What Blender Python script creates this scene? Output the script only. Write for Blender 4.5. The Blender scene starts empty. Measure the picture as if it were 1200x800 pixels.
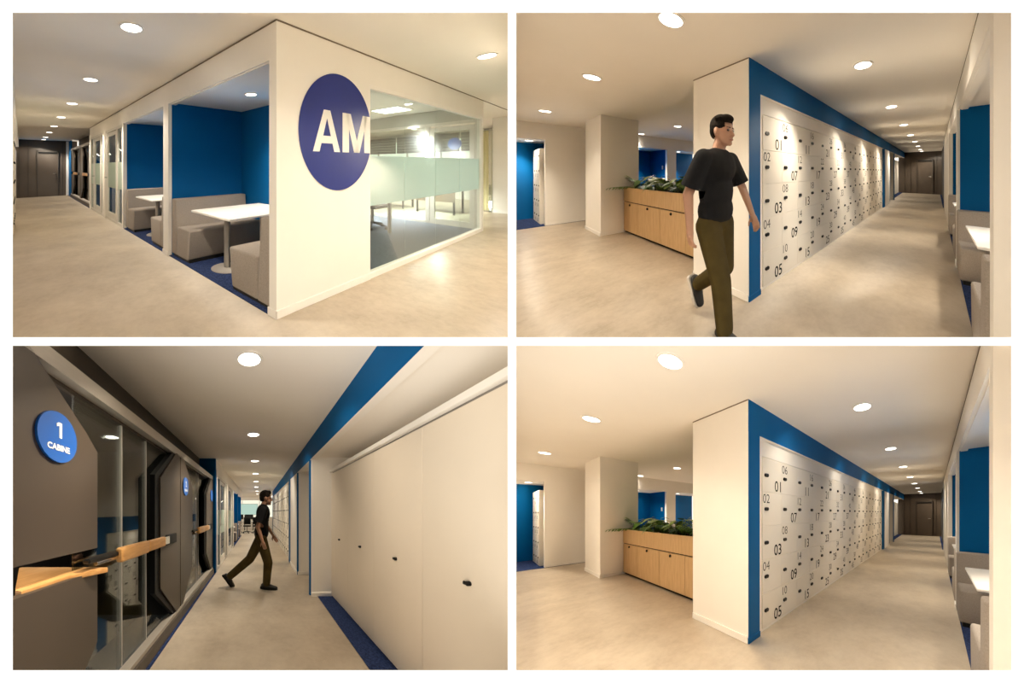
import bpy, bmesh, math, random
from mathutils import Vector
random.seed(11)
SC = bpy.context.scene
COL = SC.collection
PI = math.pi

# ------------------------------------------------------------ camera, world, exposure
cam_d = bpy.data.cameras.new('camera')
cam_d.sensor_width = 36.0
cam_d.lens = 9.0
cam_d.clip_start = 0.02
cam_d.clip_end = 200
cam = bpy.data.objects.new('camera', cam_d)
COL.objects.link(cam)
Z0 = 3.0
cam.location = (0, 0, Z0)
cam.rotation_euler = (PI / 2, 0, 0)
SC.camera = cam
world = bpy.data.worlds.new('world')
SC.world = world
world.use_nodes = True
bg = world.node_tree.nodes['Background']
bg.inputs['Color'].default_value = (1.0, 0.90, 0.76, 1)
bg.inputs['Strength'].default_value = 1.35
SC.view_settings.view_transform = 'Standard'
SC.view_settings.look = 'None'
SC.view_settings.gamma = 1
SC.view_settings.exposure = 0.28
SC.cycles.max_bounces = 14
SC.cycles.diffuse_bounces = 8
SC.cycles.transparent_max_bounces = 24
SC.cycles.sample_clamp_indirect = 6.0
LAMP_W = 17.0
LAMP_COL = (1.0, 0.87, 0.69)

# ------------------------------------------------------------ materials
def nmat(name):
    m = bpy.data.materials.new(name)
    m.use_nodes = True
    return m, m.node_tree.nodes, m.node_tree.links

def mat(name, col, rough=0.5, metal=0.0, var=0.0, scale=8.0, spec=0.5, stretch=None, bump=0.0):
    m, N, L = nmat(name)
    p = N['Principled BSDF']
    p.inputs['Base Color'].default_value = (*col, 1)
    p.inputs['Roughness'].default_value = rough
    p.inputs['Metallic'].default_value = metal
    p.inputs['Specular IOR Level'].default_value = spec
    if var > 0 or bump > 0:
        at = N.new('ShaderNodeAttribute'); at.attribute_name = 'lp'
        mp = N.new('ShaderNodeMapping')
        if stretch: mp.inputs['Scale'].default_value = stretch
        nz = N.new('ShaderNodeTexNoise'); nz.inputs['Scale'].default_value = scale
        nz.inputs['Detail'].default_value = 6
        L.new(at.outputs['Vector'], mp.inputs['Vector']); L.new(mp.outputs['Vector'], nz.inputs['Vector'])
        if var > 0:
            rp = N.new('ShaderNodeValToRGB')
            rp.color_ramp.elements[0].position = 0.3; rp.color_ramp.elements[1].position = 0.7
            rp.color_ramp.elements[0].color = (*[c * (1 - var) for c in col], 1)
            rp.color_ramp.elements[1].color = (*[min(1, c * (1 + var)) for c in col], 1)
            L.new(nz.outputs['Fac'], rp.inputs['Fac']); L.new(rp.outputs['Color'], p.inputs['Base Color'])
        if bump > 0:
            b = N.new('ShaderNodeBump'); b.inputs['Strength'].default_value = bump; b.inputs['Distance'].default_value = 0.01
            L.new(nz.outputs['Fac'], b.inputs['Height']); L.new(b.outputs['Normal'], p.inputs['Normal'])
    return m

def floor_mat(name, c1, c2, c3):
    m, N, L = nmat(name)
    p = N['Principled BSDF']
    at = N.new('ShaderNodeAttribute'); at.attribute_name = 'lp'
    n1 = N.new('ShaderNodeTexNoise'); n1.inputs['Scale'].default_value = 2.6; n1.inputs['Detail'].default_value = 7
    n1.inputs['Roughness'].default_value = 0.65
    n2 = N.new('ShaderNodeTexNoise'); n2.inputs['Scale'].default_value = 14; n2.inputs['Detail'].default_value = 8
    n2.inputs['Roughness'].default_value = 0.7
    L.new(at.outputs['Vector'], n1.inputs['Vector']); L.new(at.outputs['Vector'], n2.inputs['Vector'])
    r1 = N.new('ShaderNodeValToRGB')
    e = r1.color_ramp.elements
    e[0].position = 0.34; e[0].color = (*c1, 1); e[1].position = 0.68; e[1].color = (*c2, 1)
    L.new(n1.outputs['Fac'], r1.inputs['Fac'])
    r2 = N.new('ShaderNodeValToRGB')
    e = r2.color_ramp.elements
    e[0].position = 0.36; e[0].color = (0, 0, 0, 1); e[1].position = 0.72; e[1].color = (1, 1, 1, 1)
    L.new(n2.outputs['Fac'], r2.inputs['Fac'])
    mx = N.new('ShaderNodeMix'); mx.data_type = 'RGBA'
    L.new(r2.outputs['Color'], mx.inputs['Factor'])
    L.new(r1.outputs['Color'], mx.inputs['A']); mx.inputs['B'].default_value = (*c3, 1)
    mm = N.new('ShaderNodeMix'); mm.data_type = 'RGBA'; mm.inputs['Factor'].default_value = 0.45
    L.new(r1.outputs['Color'], mm.inputs['A']); L.new(mx.outputs['Result'], mm.inputs['B'])
    L.new(mm.outputs['Result'], p.inputs['Base Color'])
    p.inputs['Roughness'].default_value = 0.33
    p.inputs['Specular IOR Level'].default_value = 0.4
    b = N.new('ShaderNodeBump'); b.inputs['Strength'].default_value = 0.06; b.inputs['Distance'].default_value = 0.004
    L.new(n2.outputs['Fac'], b.inputs['Height']); L.new(b.outputs['Normal'], p.inputs['Normal'])
    return m

def wood_mat(name, c1, c2, stretch, scale=5.0):
    m, N, L = nmat(name)
    p = N['Principled BSDF']
    at = N.new('ShaderNodeAttribute'); at.attribute_name = 'lp'
    mp = N.new('ShaderNodeMapping'); mp.inputs['Scale'].default_value = stretch
    nz = N.new('ShaderNodeTexNoise'); nz.inputs['Scale'].default_value = scale; nz.inputs['Detail'].default_value = 8
    nz.inputs['Distortion'].default_value = 0.6
    L.new(at.outputs['Vector'], mp.inputs['Vector']); L.new(mp.outputs['Vector'], nz.inputs['Vector'])
    rp = N.new('ShaderNodeValToRGB')
    e = rp.color_ramp.elements
    e[0].position = 0.3; e[0].color = (*c1, 1); e[1].position = 0.7; e[1].color = (*c2, 1)
    L.new(nz.outputs['Fac'], rp.inputs['Fac']); L.new(rp.outputs['Color'], p.inputs['Base Color'])
    p.inputs['Roughness'].default_value = 0.45
    return m

def glass_mat(name, tint, floor_refl=0.02, rough=0.0, gain=1.0):
    m, N, L = nmat(name)
    N.remove(N['Principled BSDF'])
    out = N['Material Output']
    tr = N.new('ShaderNodeBsdfTransparent'); tr.inputs['Color'].default_value = (*tint, 1)
    gl = N.new('ShaderNodeBsdfGlossy'); gl.inputs['Roughness'].default_value = rough
    fr = N.new('ShaderNodeFresnel'); fr.inputs['IOR'].default_value = 1.5
    ad = N.new('ShaderNodeMath'); ad.operation = 'MULTIPLY_ADD'
    ad.inputs[1].default_value = gain; ad.inputs[2].default_value = floor_refl
    ad.use_clamp = True
    mx = N.new('ShaderNodeMixShader')
    L.new(fr.outputs['Fac'], ad.inputs[0]); L.new(ad.outputs[0], mx.inputs['Fac'])
    L.new(tr.outputs[0], mx.inputs[1]); L.new(gl.outputs[0], mx.inputs[2]); L.new(mx.outputs[0], out.inputs['Surface'])
    return m

def frost_mat(name, col, clear=0.25):
    m, N, L = nmat(name)
    N.remove(N['Principled BSDF'])
    out = N['Material Output']
    tr = N.new('ShaderNodeBsdfTransparent'); tr.inputs['Color'].default_value = (0.9, 0.97, 0.95, 1)
    tl = N.new('ShaderNodeBsdfTranslucent'); tl.inputs['Color'].default_value = (*col, 1)
    df = N.new('ShaderNodeBsdfDiffuse'); df.inputs['Color'].default_value = (*col, 1)
    m1 = N.new('ShaderNodeMixShader'); m1.inputs['Fac'].default_value = 0.45
    L.new(tl.outputs[0], m1.inputs[1]); L.new(df.outputs[0], m1.inputs[2])
    m2 = N.new('ShaderNodeMixShader'); m2.inputs['Fac'].default_value = clear
    L.new(m1.outputs[0], m2.inputs[1]); L.new(tr.outputs[0], m2.inputs[2]); L.new(m2.outputs[0], out.inputs['Surface'])
    return m

def emit_mat(name, col, s):
    m, N, L = nmat(name)
    N.remove(N['Principled BSDF'])
    e = N.new('ShaderNodeEmission'); e.inputs['Color'].default_value = (*col, 1); e.inputs['Strength'].default_value = s
    L.new(e.outputs[0], N['Material Output'].inputs['Surface'])
    return m

M = {
    'board': mat('mount_white', (0.97, 0.97, 0.97), 0.9, spec=0.0, var=0.004, scale=3),
    'wall': mat('wall_paint', (0.87, 0.835, 0.78), 0.75, var=0.012, scale=3, spec=0.2),
    'ceil': mat('ceiling_paint', (0.88, 0.84, 0.78), 0.85, var=0.01, scale=2, spec=0.1),
    'trim': mat('trim_paint', (0.88, 0.85, 0.80), 0.45, var=0.01, scale=5),
    'blue': mat('blue_paint', (0.0, 0.105, 0.31), 0.65, var=0.03, scale=3, spec=0.1),
    'navy': mat('navy_sign', (0.012, 0.026, 0.21), 0.3, spec=0.4, var=0.02, scale=3),
    'signblue': mat('sign_blue', (0.008, 0.10, 0.42), 0.35, var=0.02, scale=3),
    'brown': mat('brown_laminate', (0.082, 0.060, 0.043), 0.42, var=0.05, scale=3),
    'cabinbrown': mat('cabin_laminate', (0.056, 0.041, 0.029), 0.42, var=0.05, scale=3),
    'darkbrown': mat('dark_brown', (0.050, 0.038, 0.028), 0.5, var=0.05, scale=3),
    'dark': mat('dark_interior', (0.030, 0.027, 0.025), 0.6, var=0.08, scale=4),
    'black': mat('black_plastic', (0.006, 0.006, 0.006), 0.55, var=0.05, scale=9, spec=0.2),
    'floor': floor_mat('vinyl_floor', (0.37, 0.30, 0.22), (0.52, 0.44, 0.34), (0.60, 0.525, 0.425)),
    'carpet': mat('blue_carpet', (0.028, 0.046, 0.125), 0.95, var=0.5, scale=60, spec=0.05, bump=0.5),
    'greycarpet': mat('grey_carpet', (0.13, 0.145, 0.175), 0.95, var=0.35, scale=40, spec=0.05, bump=0.4),
    'fabric': mat('taupe_fabric', (0.34, 0.30, 0.265), 0.9, var=0.12, scale=120, spec=0.1, bump=0.15),
    'table': mat('table_laminate', (0.84, 0.82, 0.79), 0.35, var=0.012, scale=9),
    'grey': mat('grey_metal', (0.30, 0.275, 0.25), 0.45, 0.3, var=0.03, scale=10),
    'alu': mat('brushed_aluminium', (0.60, 0.56, 0.50), 0.35, 0.6, var=0.04, scale=12, stretch=(1, 1, 12)),
    'frame': mat('pale_frame', (0.68, 0.65, 0.60), 0.4, 0.15, var=0.02, scale=8),
    'chrome': mat('chrome', (0.75, 0.75, 0.75), 0.12, 1.0, var=0.02, scale=9),
    'locker': mat('locker_laminate', (0.80, 0.755, 0.68), 0.65, var=0.012, scale=4, spec=0.15),
    'beige': mat('beige_laminate', (0.74, 0.66, 0.55), 0.5, var=0.012, scale=4, spec=0.2),
    'ink': mat('dark_ink', (0.022, 0.02, 0.018), 0.95, var=0.05, scale=9, spec=0.0),
    'inkgrey': mat('grey_ink', (0.085, 0.08, 0.07), 0.95, var=0.05, scale=9, spec=0.0),
    'white': mat('white_vinyl', (0.86, 0.85, 0.82), 0.5, var=0.01, scale=9),
    'oak': wood_mat('oak_veneer', (0.50, 0.315, 0.145), (0.62, 0.41, 0.205), (9, 9, 0.8)),
    'beech': wood_mat('golden_wood', (0.52, 0.25, 0.075), (0.70, 0.39, 0.14), (1.2, 9, 9)),
    'walnut': wood_mat('walnut', (0.10, 0.055, 0.03), (0.17, 0.10, 0.06), (1, 6, 6)),
    'soil': mat('soil', (0.03, 0.02, 0.012), 0.95, var=0.5, scale=30, bump=0.8),
    'leaf1': mat('leaf_green', (0.10, 0.22, 0.028), 0.4, var=0.4, scale=18),
    'leaf2': mat('leaf_light_green', (0.24, 0.36, 0.05), 0.4, var=0.4, scale=18),
    'leaf3': mat('leaf_deep_green', (0.03, 0.085, 0.02), 0.38, var=0.4, scale=18),
    'glass': glass_mat('clear_glass', (0.94, 0.985, 0.965), 0.0, gain=0.35),
    'glass_dull': glass_mat('matt_glass', (0.94, 0.985, 0.965), 0.0, rough=0.35, gain=0.06),
    'smoke': glass_mat('cabin_glass', (0.78, 0.81, 0.79), 0.012, gain=0.55),
    'frost': frost_mat('frosted_film', (0.84, 0.96, 0.97), 0.15),
    'frost2': frost_mat('frosted_film_office', (0.70, 0.76, 0.68), 0.30),
    'lens': emit_mat('lamp_diffuser', (1.0, 0.93, 0.80), 9.0),
    'panel_lens': emit_mat('panel_diffuser', (1.0, 0.97, 0.90), 5.0),
    'screen': emit_mat('lit_screen', (0.66, 0.90, 0.76), 0.6),
    'curtain': mat('yellow_curtain', (0.55, 0.50, 0.28), 0.9, var=0.15, scale=6, stretch=(6, 6, 0.3)),
    'blind': mat('green_blind', (0.10, 0.13, 0.105), 0.7, var=0.25, scale=5, stretch=(1, 1, 14)),
    'shade': mat('shadow_line_grey', (0.22, 0.18, 0.14), 0.9, var=0.05, scale=5, spec=0.05),  # dark tone for the painted shadow line under the ceiling
    'hall': mat('bulkhead_paint', (0.42, 0.43, 0.39), 0.8, var=0.03, scale=3),
    'skin': mat('skin', (0.42, 0.225, 0.145), 0.5, var=0.06, scale=14),
    'hair': mat('black_hair', (0.012, 0.009, 0.007), 0.9, var=0.4, scale=60, bump=0.6, spec=0.08),
    'shirt': mat('black_cotton', (0.010, 0.010, 0.011), 0.9, var=0.2, scale=10, spec=0.1, bump=0.2),
    'olive': mat('olive_cotton', (0.062, 0.045, 0.014), 0.9, var=0.15, scale=10, spec=0.1, bump=0.2),
    'sole': mat('shoe_sole', (0.62, 0.58, 0.52), 0.6, var=0.05, scale=14),
    'shoe': mat('shoe_black', (0.012, 0.011, 0.010), 0.6, var=0.2, scale=14),
    'eye': mat('eye_dark', (0.015, 0.01, 0.008), 0.2, var=0.1, scale=14),
    'lip': mat('lip', (0.30, 0.12, 0.09), 0.5, var=0.05, scale=14),
}

# ------------------------------------------------------------ the four views of the office
# office coordinates in metres: a runs along the corridor to the dark end wall, b across it (b = 0 booth
# facade, b > 0 into the booths, b = -1.77 locker side), H above the floor. Each view is one walled set.
class Room:
    def __init__(s, name, f, cx, y0, k, h, u, w, o, left, top):
        s.name, s.f, s.k, s.h, s.u, s.w, s.o = name, f, k, h, u, w, o
        s.sx = (cx - 600) / f
        s.sz = (400 - y0) / f
        s.left, s.top = left, top
        s.gain = {('upper', 'left'): 1.12, ('upper', 'right'): 1.15, ('lower', 'left'): 1.0, ('lower', 'right'): 1.08}[tuple(name.split()[:2])]
    def plan(s, a, b):
        return s.o[0] + a * s.u[0] + b * s.w[0], s.o[1] + a * s.u[1] + b * s.w[1]
    def flat(s, X, D, H):
        return Vector((X + s.sx * D, D * 300 / s.f, H - s.h + s.sz * D - s.k * X + Z0))
    def pt(s, a, b, H):
        X, D = s.plan(a, b)
        return s.flat(X, D, H)

def unit(x, y):
    n = math.hypot(x, y)
    return (x / n, y / n)
u1, w1 = unit(-280, 354), unit(448, 354)
R1 = Room('upper left picture', 354, 305, 194.5, -0.0082, 1.286, u1, w1, (0.136232, 2.53821733), True, True)
u2, w2 = unit(201, 261.4), unit(340, -261.4)
o2 = (-0.1492764 + 1.77 * w2[0], 2.2953442 + 1.77 * w2[1])
R2 = Room('upper right picture', 261.4, 895, 200.6, 0, 1.347, u2, w2, o2, False, True)
R4 = Room('lower right picture', 261.4, 894.3, 601.0, 0, 1.347, u2, w2, o2, False, False)
R3 = Room('lower left picture', 295, 302, 599.7, 0, 1.345, (0.0, -1.0), (-1.0, 0.0), (-0.925, 14.4), True, False)

class Fr:                                     # a frame: local metres -> world point of one view
    def __init__(s, room, f=None):
        s.room = room
        s.f = f
    def pt(s, p):
        return s.room.pt(*(s.f(*p) if s.f else p))
    def sub(s, g):
        f = s.f
        return Fr(s.room, (lambda x, y, z: f(*g(x, y, z))) if f else g)
    def vec(s, d):
        return s.pt(d) - s.pt((0, 0, 0))

ROOT = {}
def base_of(o):
    while o.parent: o = o.parent
    return Vector(o.location)

class MB:                                     # collects shapes in local metres, builds ONE mesh object
    def __init__(s):
        s.bm = bmesh.new()
    def _merge(s, t):
        me = bpy.data.meshes.new('tmp'); t.to_mesh(me); t.free()
        s.bm.from_mesh(me); bpy.data.meshes.remove(me)
    def box(s, x0, x1, y0, y1, z0, z1, bev=0.0, seg=2):
        t = bmesh.new()
        v = [t.verts.new((x, y, z)) for x in (x0, x1) for y in (y0, y1) for z in (z0, z1)]
        for f in ((0, 1, 3, 2), (4, 6, 7, 5), (0, 4, 5, 1), (2, 3, 7, 6), (0, 2, 6, 4), (1, 5, 7, 3)):
            t.faces.new([v[i] for i in f])
        if bev > 0:
            bmesh.ops.bevel(t, geom=t.edges[:], offset=bev, segments=seg, profile=0.5, affect='EDGES')
        s._merge(t)
        return s
    def prism(s, pts, axis, t0, t1, bev=0.0):
        # pts: polygon in the two other axes (in x, y, z order)
        t = bmesh.new()
        def P(p, q):
            l = [p[0], p[1]]; l.insert(axis, q); return l
        A = [t.verts.new(P(p, t0)) for p in pts]; B = [t.verts.new(P(p, t1)) for p in pts]
        t.faces.new(A); t.faces.new(B[::-1])
        n = len(pts)
        for i in range(n):
            t.faces.new((A[i], B[i], B[(i + 1) % n], A[(i + 1) % n]))
        bmesh.ops.recalc_face_normals(t, faces=t.faces[:])
        if bev > 0:
            bmesh.ops.bevel(t, geom=t.edges[:], offset=bev, segments=2, profile=0.5, affect='EDGES')
        s._merge(t)
        return s
    def cyl(s, c, r, axis, t0, t1, n=20, r1=None):
        r1 = r if r1 is None else r1
        t = bmesh.new()
        def P(k, rr, q):
            g = 2 * PI * k / n
            l = [c[0] + rr * math.cos(g), c[1] + rr * math.sin(g)]; l.insert(axis, q); return l
        A = [t.verts.new(P(k, r, t0)) for k in range(n)]; B = [t.verts.new(P(k, r1, t1)) for k in range(n)]
        t.faces.new(A); t.faces.new(B[::-1])
        for i in range(n):
            t.faces.new((A[i], B[i], B[(i + 1) % n], A[(i + 1) % n]))
        s._merge(t)
        return s
    def ring(s, c, r0, r1, z0, z1, n=24):
        t = bmesh.new()
        loops = [[t.verts.new((c[0] + r * math.cos(2 * PI * k / n), c[1] + r * math.sin(2 * PI * k / n), z)) for k in range(n)]
                 for r, z in ((r0, z1), (r0, z0), (r1, z0), (r1, z1))]
        for i in range(4):
            A, B = loops[i], loops[(i + 1) % 4]
            for k in range(n):
                t.faces.new((A[k], A[(k + 1) % n], B[(k + 1) % n], B[k]))
        s._merge(t)
        return s
    def cone(s, p0, r0, p1, r1, n=12):        # tapered capsule between two joints
        p0, p1 = Vector(p0), Vector(p1)
        t = bmesh.new()
        d = p1 - p0
        L = d.length
        q = d.to_track_quat('Z', 'Y')
        rings = []
        for k in range(1, 5):
            g = PI / 2 * k / 4
            rings.append((r0 * math.sin(g), -r0 * math.cos(g)))
        for k in range(0, 4):
            g = PI / 2 * k / 4
            rings.append((r1 * math.cos(g), L + r1 * math.sin(g)))
        lo = t.verts.new(p0 + q @ Vector((0, 0, -r0))); hi = t.verts.new(p0 + q @ Vector((0, 0, L + r1)))
        vs = [[t.verts.new(p0 + q @ Vector((r * math.cos(2 * PI * j / n), r * math.sin(2 * PI * j / n), z))) for j in range(n)] for r, z in rings]
        for a, b in zip(vs, vs[1:]):
            for j in range(n):
                t.faces.new((a[j], a[(j + 1) % n], b[(j + 1) % n], b[j]))
        for j in range(n):
            t.faces.new((lo, vs[0][(j + 1) % n], vs[0][j])); t.faces.new((hi, vs[-1][j], vs[-1][(j + 1) % n]))
        s._merge(t)
        return s
    def ell(s, c, r, n=16, m=12):
        t = bmesh.new()
        bmesh.ops.create_uvsphere(t, u_segments=n, v_segments=m, radius=1)
        for v in t.verts:
            v.co = Vector((c[0] + v.co.x * r[0], c[1] + v.co.y * r[1], c[2] + v.co.z * r[2]))
        s._merge(t)
        return s
    def tube(s, pts, r, n=6):
        for p, q in zip(pts, pts[1:]): s.cone(p, r, q, r, n)
        return s
    def quad(s, *pts):
        s.bm.faces.new([s.bm.verts.new(p) for p in pts])
        return s
    def text(s, txt, size, place, weight=0.0):
        vs, fs = text_mesh(txt, size, weight)
        nv = [s.bm.verts.new(place(*v)) for v in vs]
        for f in fs:
            try: s.bm.faces.new([nv[i] for i in f])
            except ValueError: pass
        return s
    def mesh(s, name, fr, origin, clip=None, smooth=False):
        bm = s.bm
        if len(bm.faces) and not smooth == 'keep':
            bmesh.ops.recalc_face_normals(bm, faces=bm.faces[:])
        lay = bm.verts.layers.float_vector.new('lp')
        for v in bm.verts:
            v[lay] = v.co
            v.co = fr.pt(v.co)
        if clip:
            for pco, pno in clip:             # keeps the side that pno points to
                bmesh.ops.bisect_plane(bm, geom=bm.verts[:] + bm.edges[:] + bm.faces[:], plane_co=pco, plane_no=pno,
                                       clear_inner=True, clear_outer=False)
        for v in bm.verts: v.co -= origin
        me = bpy.data.meshes.new(name)
        bm.to_mesh(me); bm.free()
        if smooth:
            me.polygons.foreach_set('use_smooth', [True] * len(me.polygons))
            me.set_sharp_from_angle(angle=math.radians(38))
        return me
    def build(s, name, m, fr, parent=None, clip=None, smooth=False):
        if parent is not None:
            org = base_of(parent)
        else:
            pts = [fr.pt(v.co) for v in s.bm.verts]
            org = sum(pts, Vector()) / len(pts)
            org.z = min(p.z for p in pts)
        if clip is None and fr.room is not None: clip = clips(fr.room)
        me = s.mesh(name, fr, org, clip, smooth)
        me.materials.append(M[m])
        o = bpy.data.objects.new(name, me)
        COL.objects.link(o)
        if parent is not None: o.parent = parent
        else: o.location = org
        return o

_txt = {}
def text_mesh(txt, size, weight):
    key = (txt, size, weight)
    if key not in _txt:
        cu = bpy.data.curves.new('lettering', 'FONT')
        cu.body = txt; cu.size = size; cu.offset = weight; cu.align_x = 'CENTER'; cu.align_y = 'CENTER'
        cu.resolution_u = 3
        ob = bpy.data.objects.new('lettering', cu); COL.objects.link(ob)
        dg = bpy.context.evaluated_depsgraph_get(); dg.update()
        me = bpy.data.meshes.new_from_object(ob.evaluated_get(dg))
        vs = [tuple(v.co) for v in me.vertices]; fs = [tuple(p.vertices) for p in me.polygons]
        if vs:                                # centre on the ink
            cx = (min(v[0] for v in vs) + max(v[0] for v in vs)) / 2; cy = (min(v[1] for v in vs) + max(v[1] for v in vs)) / 2
            vs = [(x - cx, y - cy, z) for x, y, z in vs]
        _txt[key] = (vs, fs)
        bpy.data.objects.remove(ob); bpy.data.curves.remove(cu); bpy.data.meshes.remove(me)
    return _txt[key]

def tag(o, label, cat, group=None):
    o['label'] = label; o['category'] = cat
    if group: o['group'] = group
    return o
def thing(name, label, cat, fr, base, group=None):
    o = bpy.data.objects.new(name, None)
    o.empty_display_size = 0.1
    COL.objects.link(o)
    o.location = fr.pt(base)
    return tag(o, label, cat, group)
def stu(o):
    o['kind'] = 'structure'
    return o
def copy_tree(o, parent=None, delta=None, label=None):
    c = o.copy(); COL.objects.link(c)
    if parent is not None: c.parent = parent
    if delta is not None: c.location = Vector(o.location) + delta
    if label: c['label'] = label
    for ch in list(o.children): copy_tree(ch, c)
    return c

def clips(room):                              # the walls that part the four sets
    c = [((0, 1.02, 0), (0, 1, 0))]
    c.append(((-0.012, 0, 0), (-1, 0, 0)) if room.left else ((0.012, 0, 0), (1, 0, 0)))
    c.append(((0, 0, Z0 + 0.012), (0, 0, 1)) if room.top else ((0, 0, Z0 - 0.012), (0, 0, -1)))
    return c

# ------------------------------------------------------------ the white mount and the partitions of the sets
mb = MB()
def opening(x0, x1, y0, y1, d):
    X = lambda p: (p - 600) / 300 * d
    Z = lambda p: (400 - p) / 300 * d + Z0
    return X(x0), X(x1), Z(y1), Z(y0)
d0 = 1.0
xs = [-2.6] + [(p - 600) / 300 * d0 for p in (15, 595, 605, 1185)] + [2.6]
zs = [(400 - p) / 300 * d0 + Z0 for p in (785, 405, 395, 15)]
zs = [Z0 - 1.9] + zs + [Z0 + 1.9]
t = bmesh.new()
holes = {(1, 1), (3, 1), (1, 3), (3, 3)}
gv = {(i, j): t.verts.new((x, d0, z)) for i, x in enumerate(xs) for j, z in enumerate(zs)}
for i in range(5):
    for j in range(5):
        if (i, j) not in holes:
            t.faces.new((gv[i, j], gv[i + 1, j], gv[i + 1, j + 1], gv[i, j + 1]))
r = bmesh.ops.extrude_face_region(t, geom=t.faces[:])
for v in r['geom']:
    if isinstance(v, bmesh.types.BMVert):
        v.co.y += 0.012
        # the openings widen a little to the back
        k = 1.02
        if abs(v.co.x) < 2.5: v.co.x *= k
        if abs(v.co.z - Z0) < 1.8: v.co.z = Z0 + (v.co.z - Z0) * k
bmesh.ops.recalc_face_normals(t, faces=t.faces[:])
class WorldFr:
    room = None
    def pt(s, p): return Vector(p)
    def sub(s, g): return s
WF = WorldFr()
mb._merge(t)
# narrow back edges where the bars run between two sets
stu(mb.build('wall_front', 'board', WF))
stu(MB().box(-0.006, 0.006, 1.02, 24, Z0 - 6, Z0 + 16).build('wall_divider', 'wall', WF))  # added partition, edge-on and unseen, stops light leaking between sets
stu(MB().box(-2.6, 2.6, 1.02, 1.66, Z0 - 0.005, Z0 + 0.005).build('trim_1', 'wall', WF))

# ------------------------------------------------------------ shared fittings
def downlight(fr, x, y, H, label, group, watt=None, r=0.085, cool=False):
    q = fr.pt((x, y, H))
    if (q.x < 0.05) != fr.room.left or (fr.room.left and q.x > -0.05) or (q.z > Z0) != fr.room.top:
        print('lamp outside its set:', label); return None
    t = thing('downlight', label, 'ceiling light', fr, (x, y, H), group)
    f2 = fr.sub(lambda p, q, z: (p + x, q + y, z + H))
    MB().ring((0, 0), r, r + 0.018, -0.010, 0.001).build('trim_ring', 'trim', f2, t, smooth=True)
    MB().cyl((0, 0), r, 2, -0.006, -0.002, 24).build('diffuser', 'lens', f2, t)
    ld = bpy.data.lights.new('downlight_lamp', 'AREA')
    ld.shape = 'DISK'; ld.size = r * 1.5; ld.spread = math.radians(140)
    ld.energy = (LAMP_W if watt is None else watt) * fr.room.gain
    ld.color = (1.0, 0.96, 0.90) if cool else LAMP_COL
    lo = bpy.data.objects.new('lamp', ld); COL.objects.link(lo)
    n = f2.vec((1, 0, 0)).cross(f2.vec((0, 1, 0))).normalized()
    if n.z < 0: n = -n
    dn = (-n + Vector((0, 0, -1))).normalized()
    lo.rotation_euler = dn.to_track_quat('-Z', 'Y').to_euler()
    lo.parent = t
    lo.location = -n * (0.012 if fr.room.top else 0.026)
    return t

def order(i):
    return ['first', 'second', 'third', 'fourth', 'fifth', 'sixth', 'seventh', 'eighth', 'ninth', 'tenth', 'eleventh', 'twelfth',
            'thirteenth', 'fourteenth', 'fifteenth', 'sixteenth', 'seventeenth', 'eighteenth'][i]

def sofa(fr, back, front, c0, c1, label, group):
    # back and front: a of the rear face and of the seat front; c0..c1 the bench length
    s = 1 if back > front else -1
    t = thing('booth_sofa', label, 'sofa', fr, ((back + front) / 2, (c0 + c1) / 2, 0), group)
    lo = lambda p, q: (min(p, q), max(p, q))
    x0, x1 = lo(back - s * 0.03, front + s * 0.04)
    MB().box(x0, x1, c0 + 0.03, c1 - 0.03, 0.0, 0.05).build('plinth', 'black', fr, t)
    # seat block, slightly tapered to the floor
    mb = MB().box(*lo(back - s * 0.19, front), c0, c1, 0.04, 0.445, 0.025, 3)
    for v in mb.bm.verts:
        if v.co.z < 0.2 and abs(v.co.x - front) < 0.1: v.co.x += s * 0.05
    mb.build('seat', 'fabric', fr, t, smooth=True)
    mb = MB().box(*lo(back, back - s * 0.185), c0, c1, 0.04, 0.825, 0.02, 3)
    for v in mb.bm.verts:
        if v.co.z > 0.6 and abs(v.co.x - back) > 0.1: v.co.x += s * 0.05
    mb.build('backrest', 'fabric', fr, t, smooth=True)
    return t

def booth_table(fr, x0, x1, c0, c1, label, group):
    t = thing('booth_table', label, 'table', fr, ((x0 + x1) / 2, (c0 + c1) / 2, 0), group)
    cx, cy = (x0 + x1) / 2, (c0 + c1) / 2
    MB().box(x0, x1, c0, c1, 0.685, 0.712, 0.006).build('table_top', 'table', fr, t, smooth=True)
    for yy in (c0 + 0.27, c1 - 0.3):
        MB().cyl((cx, yy), 0.038, 2, 0.02, 0.69, 20).build('pole', 'grey', fr, t, smooth=True)
        MB().cyl((cx, yy), 0.20, 2, 0.0, 0.012, 32).cyl((cx, yy), 0.20, 2, 0.012, 0.024, 32, 0.17).build('base', 'grey', fr, t, smooth=True)
    return t

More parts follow.
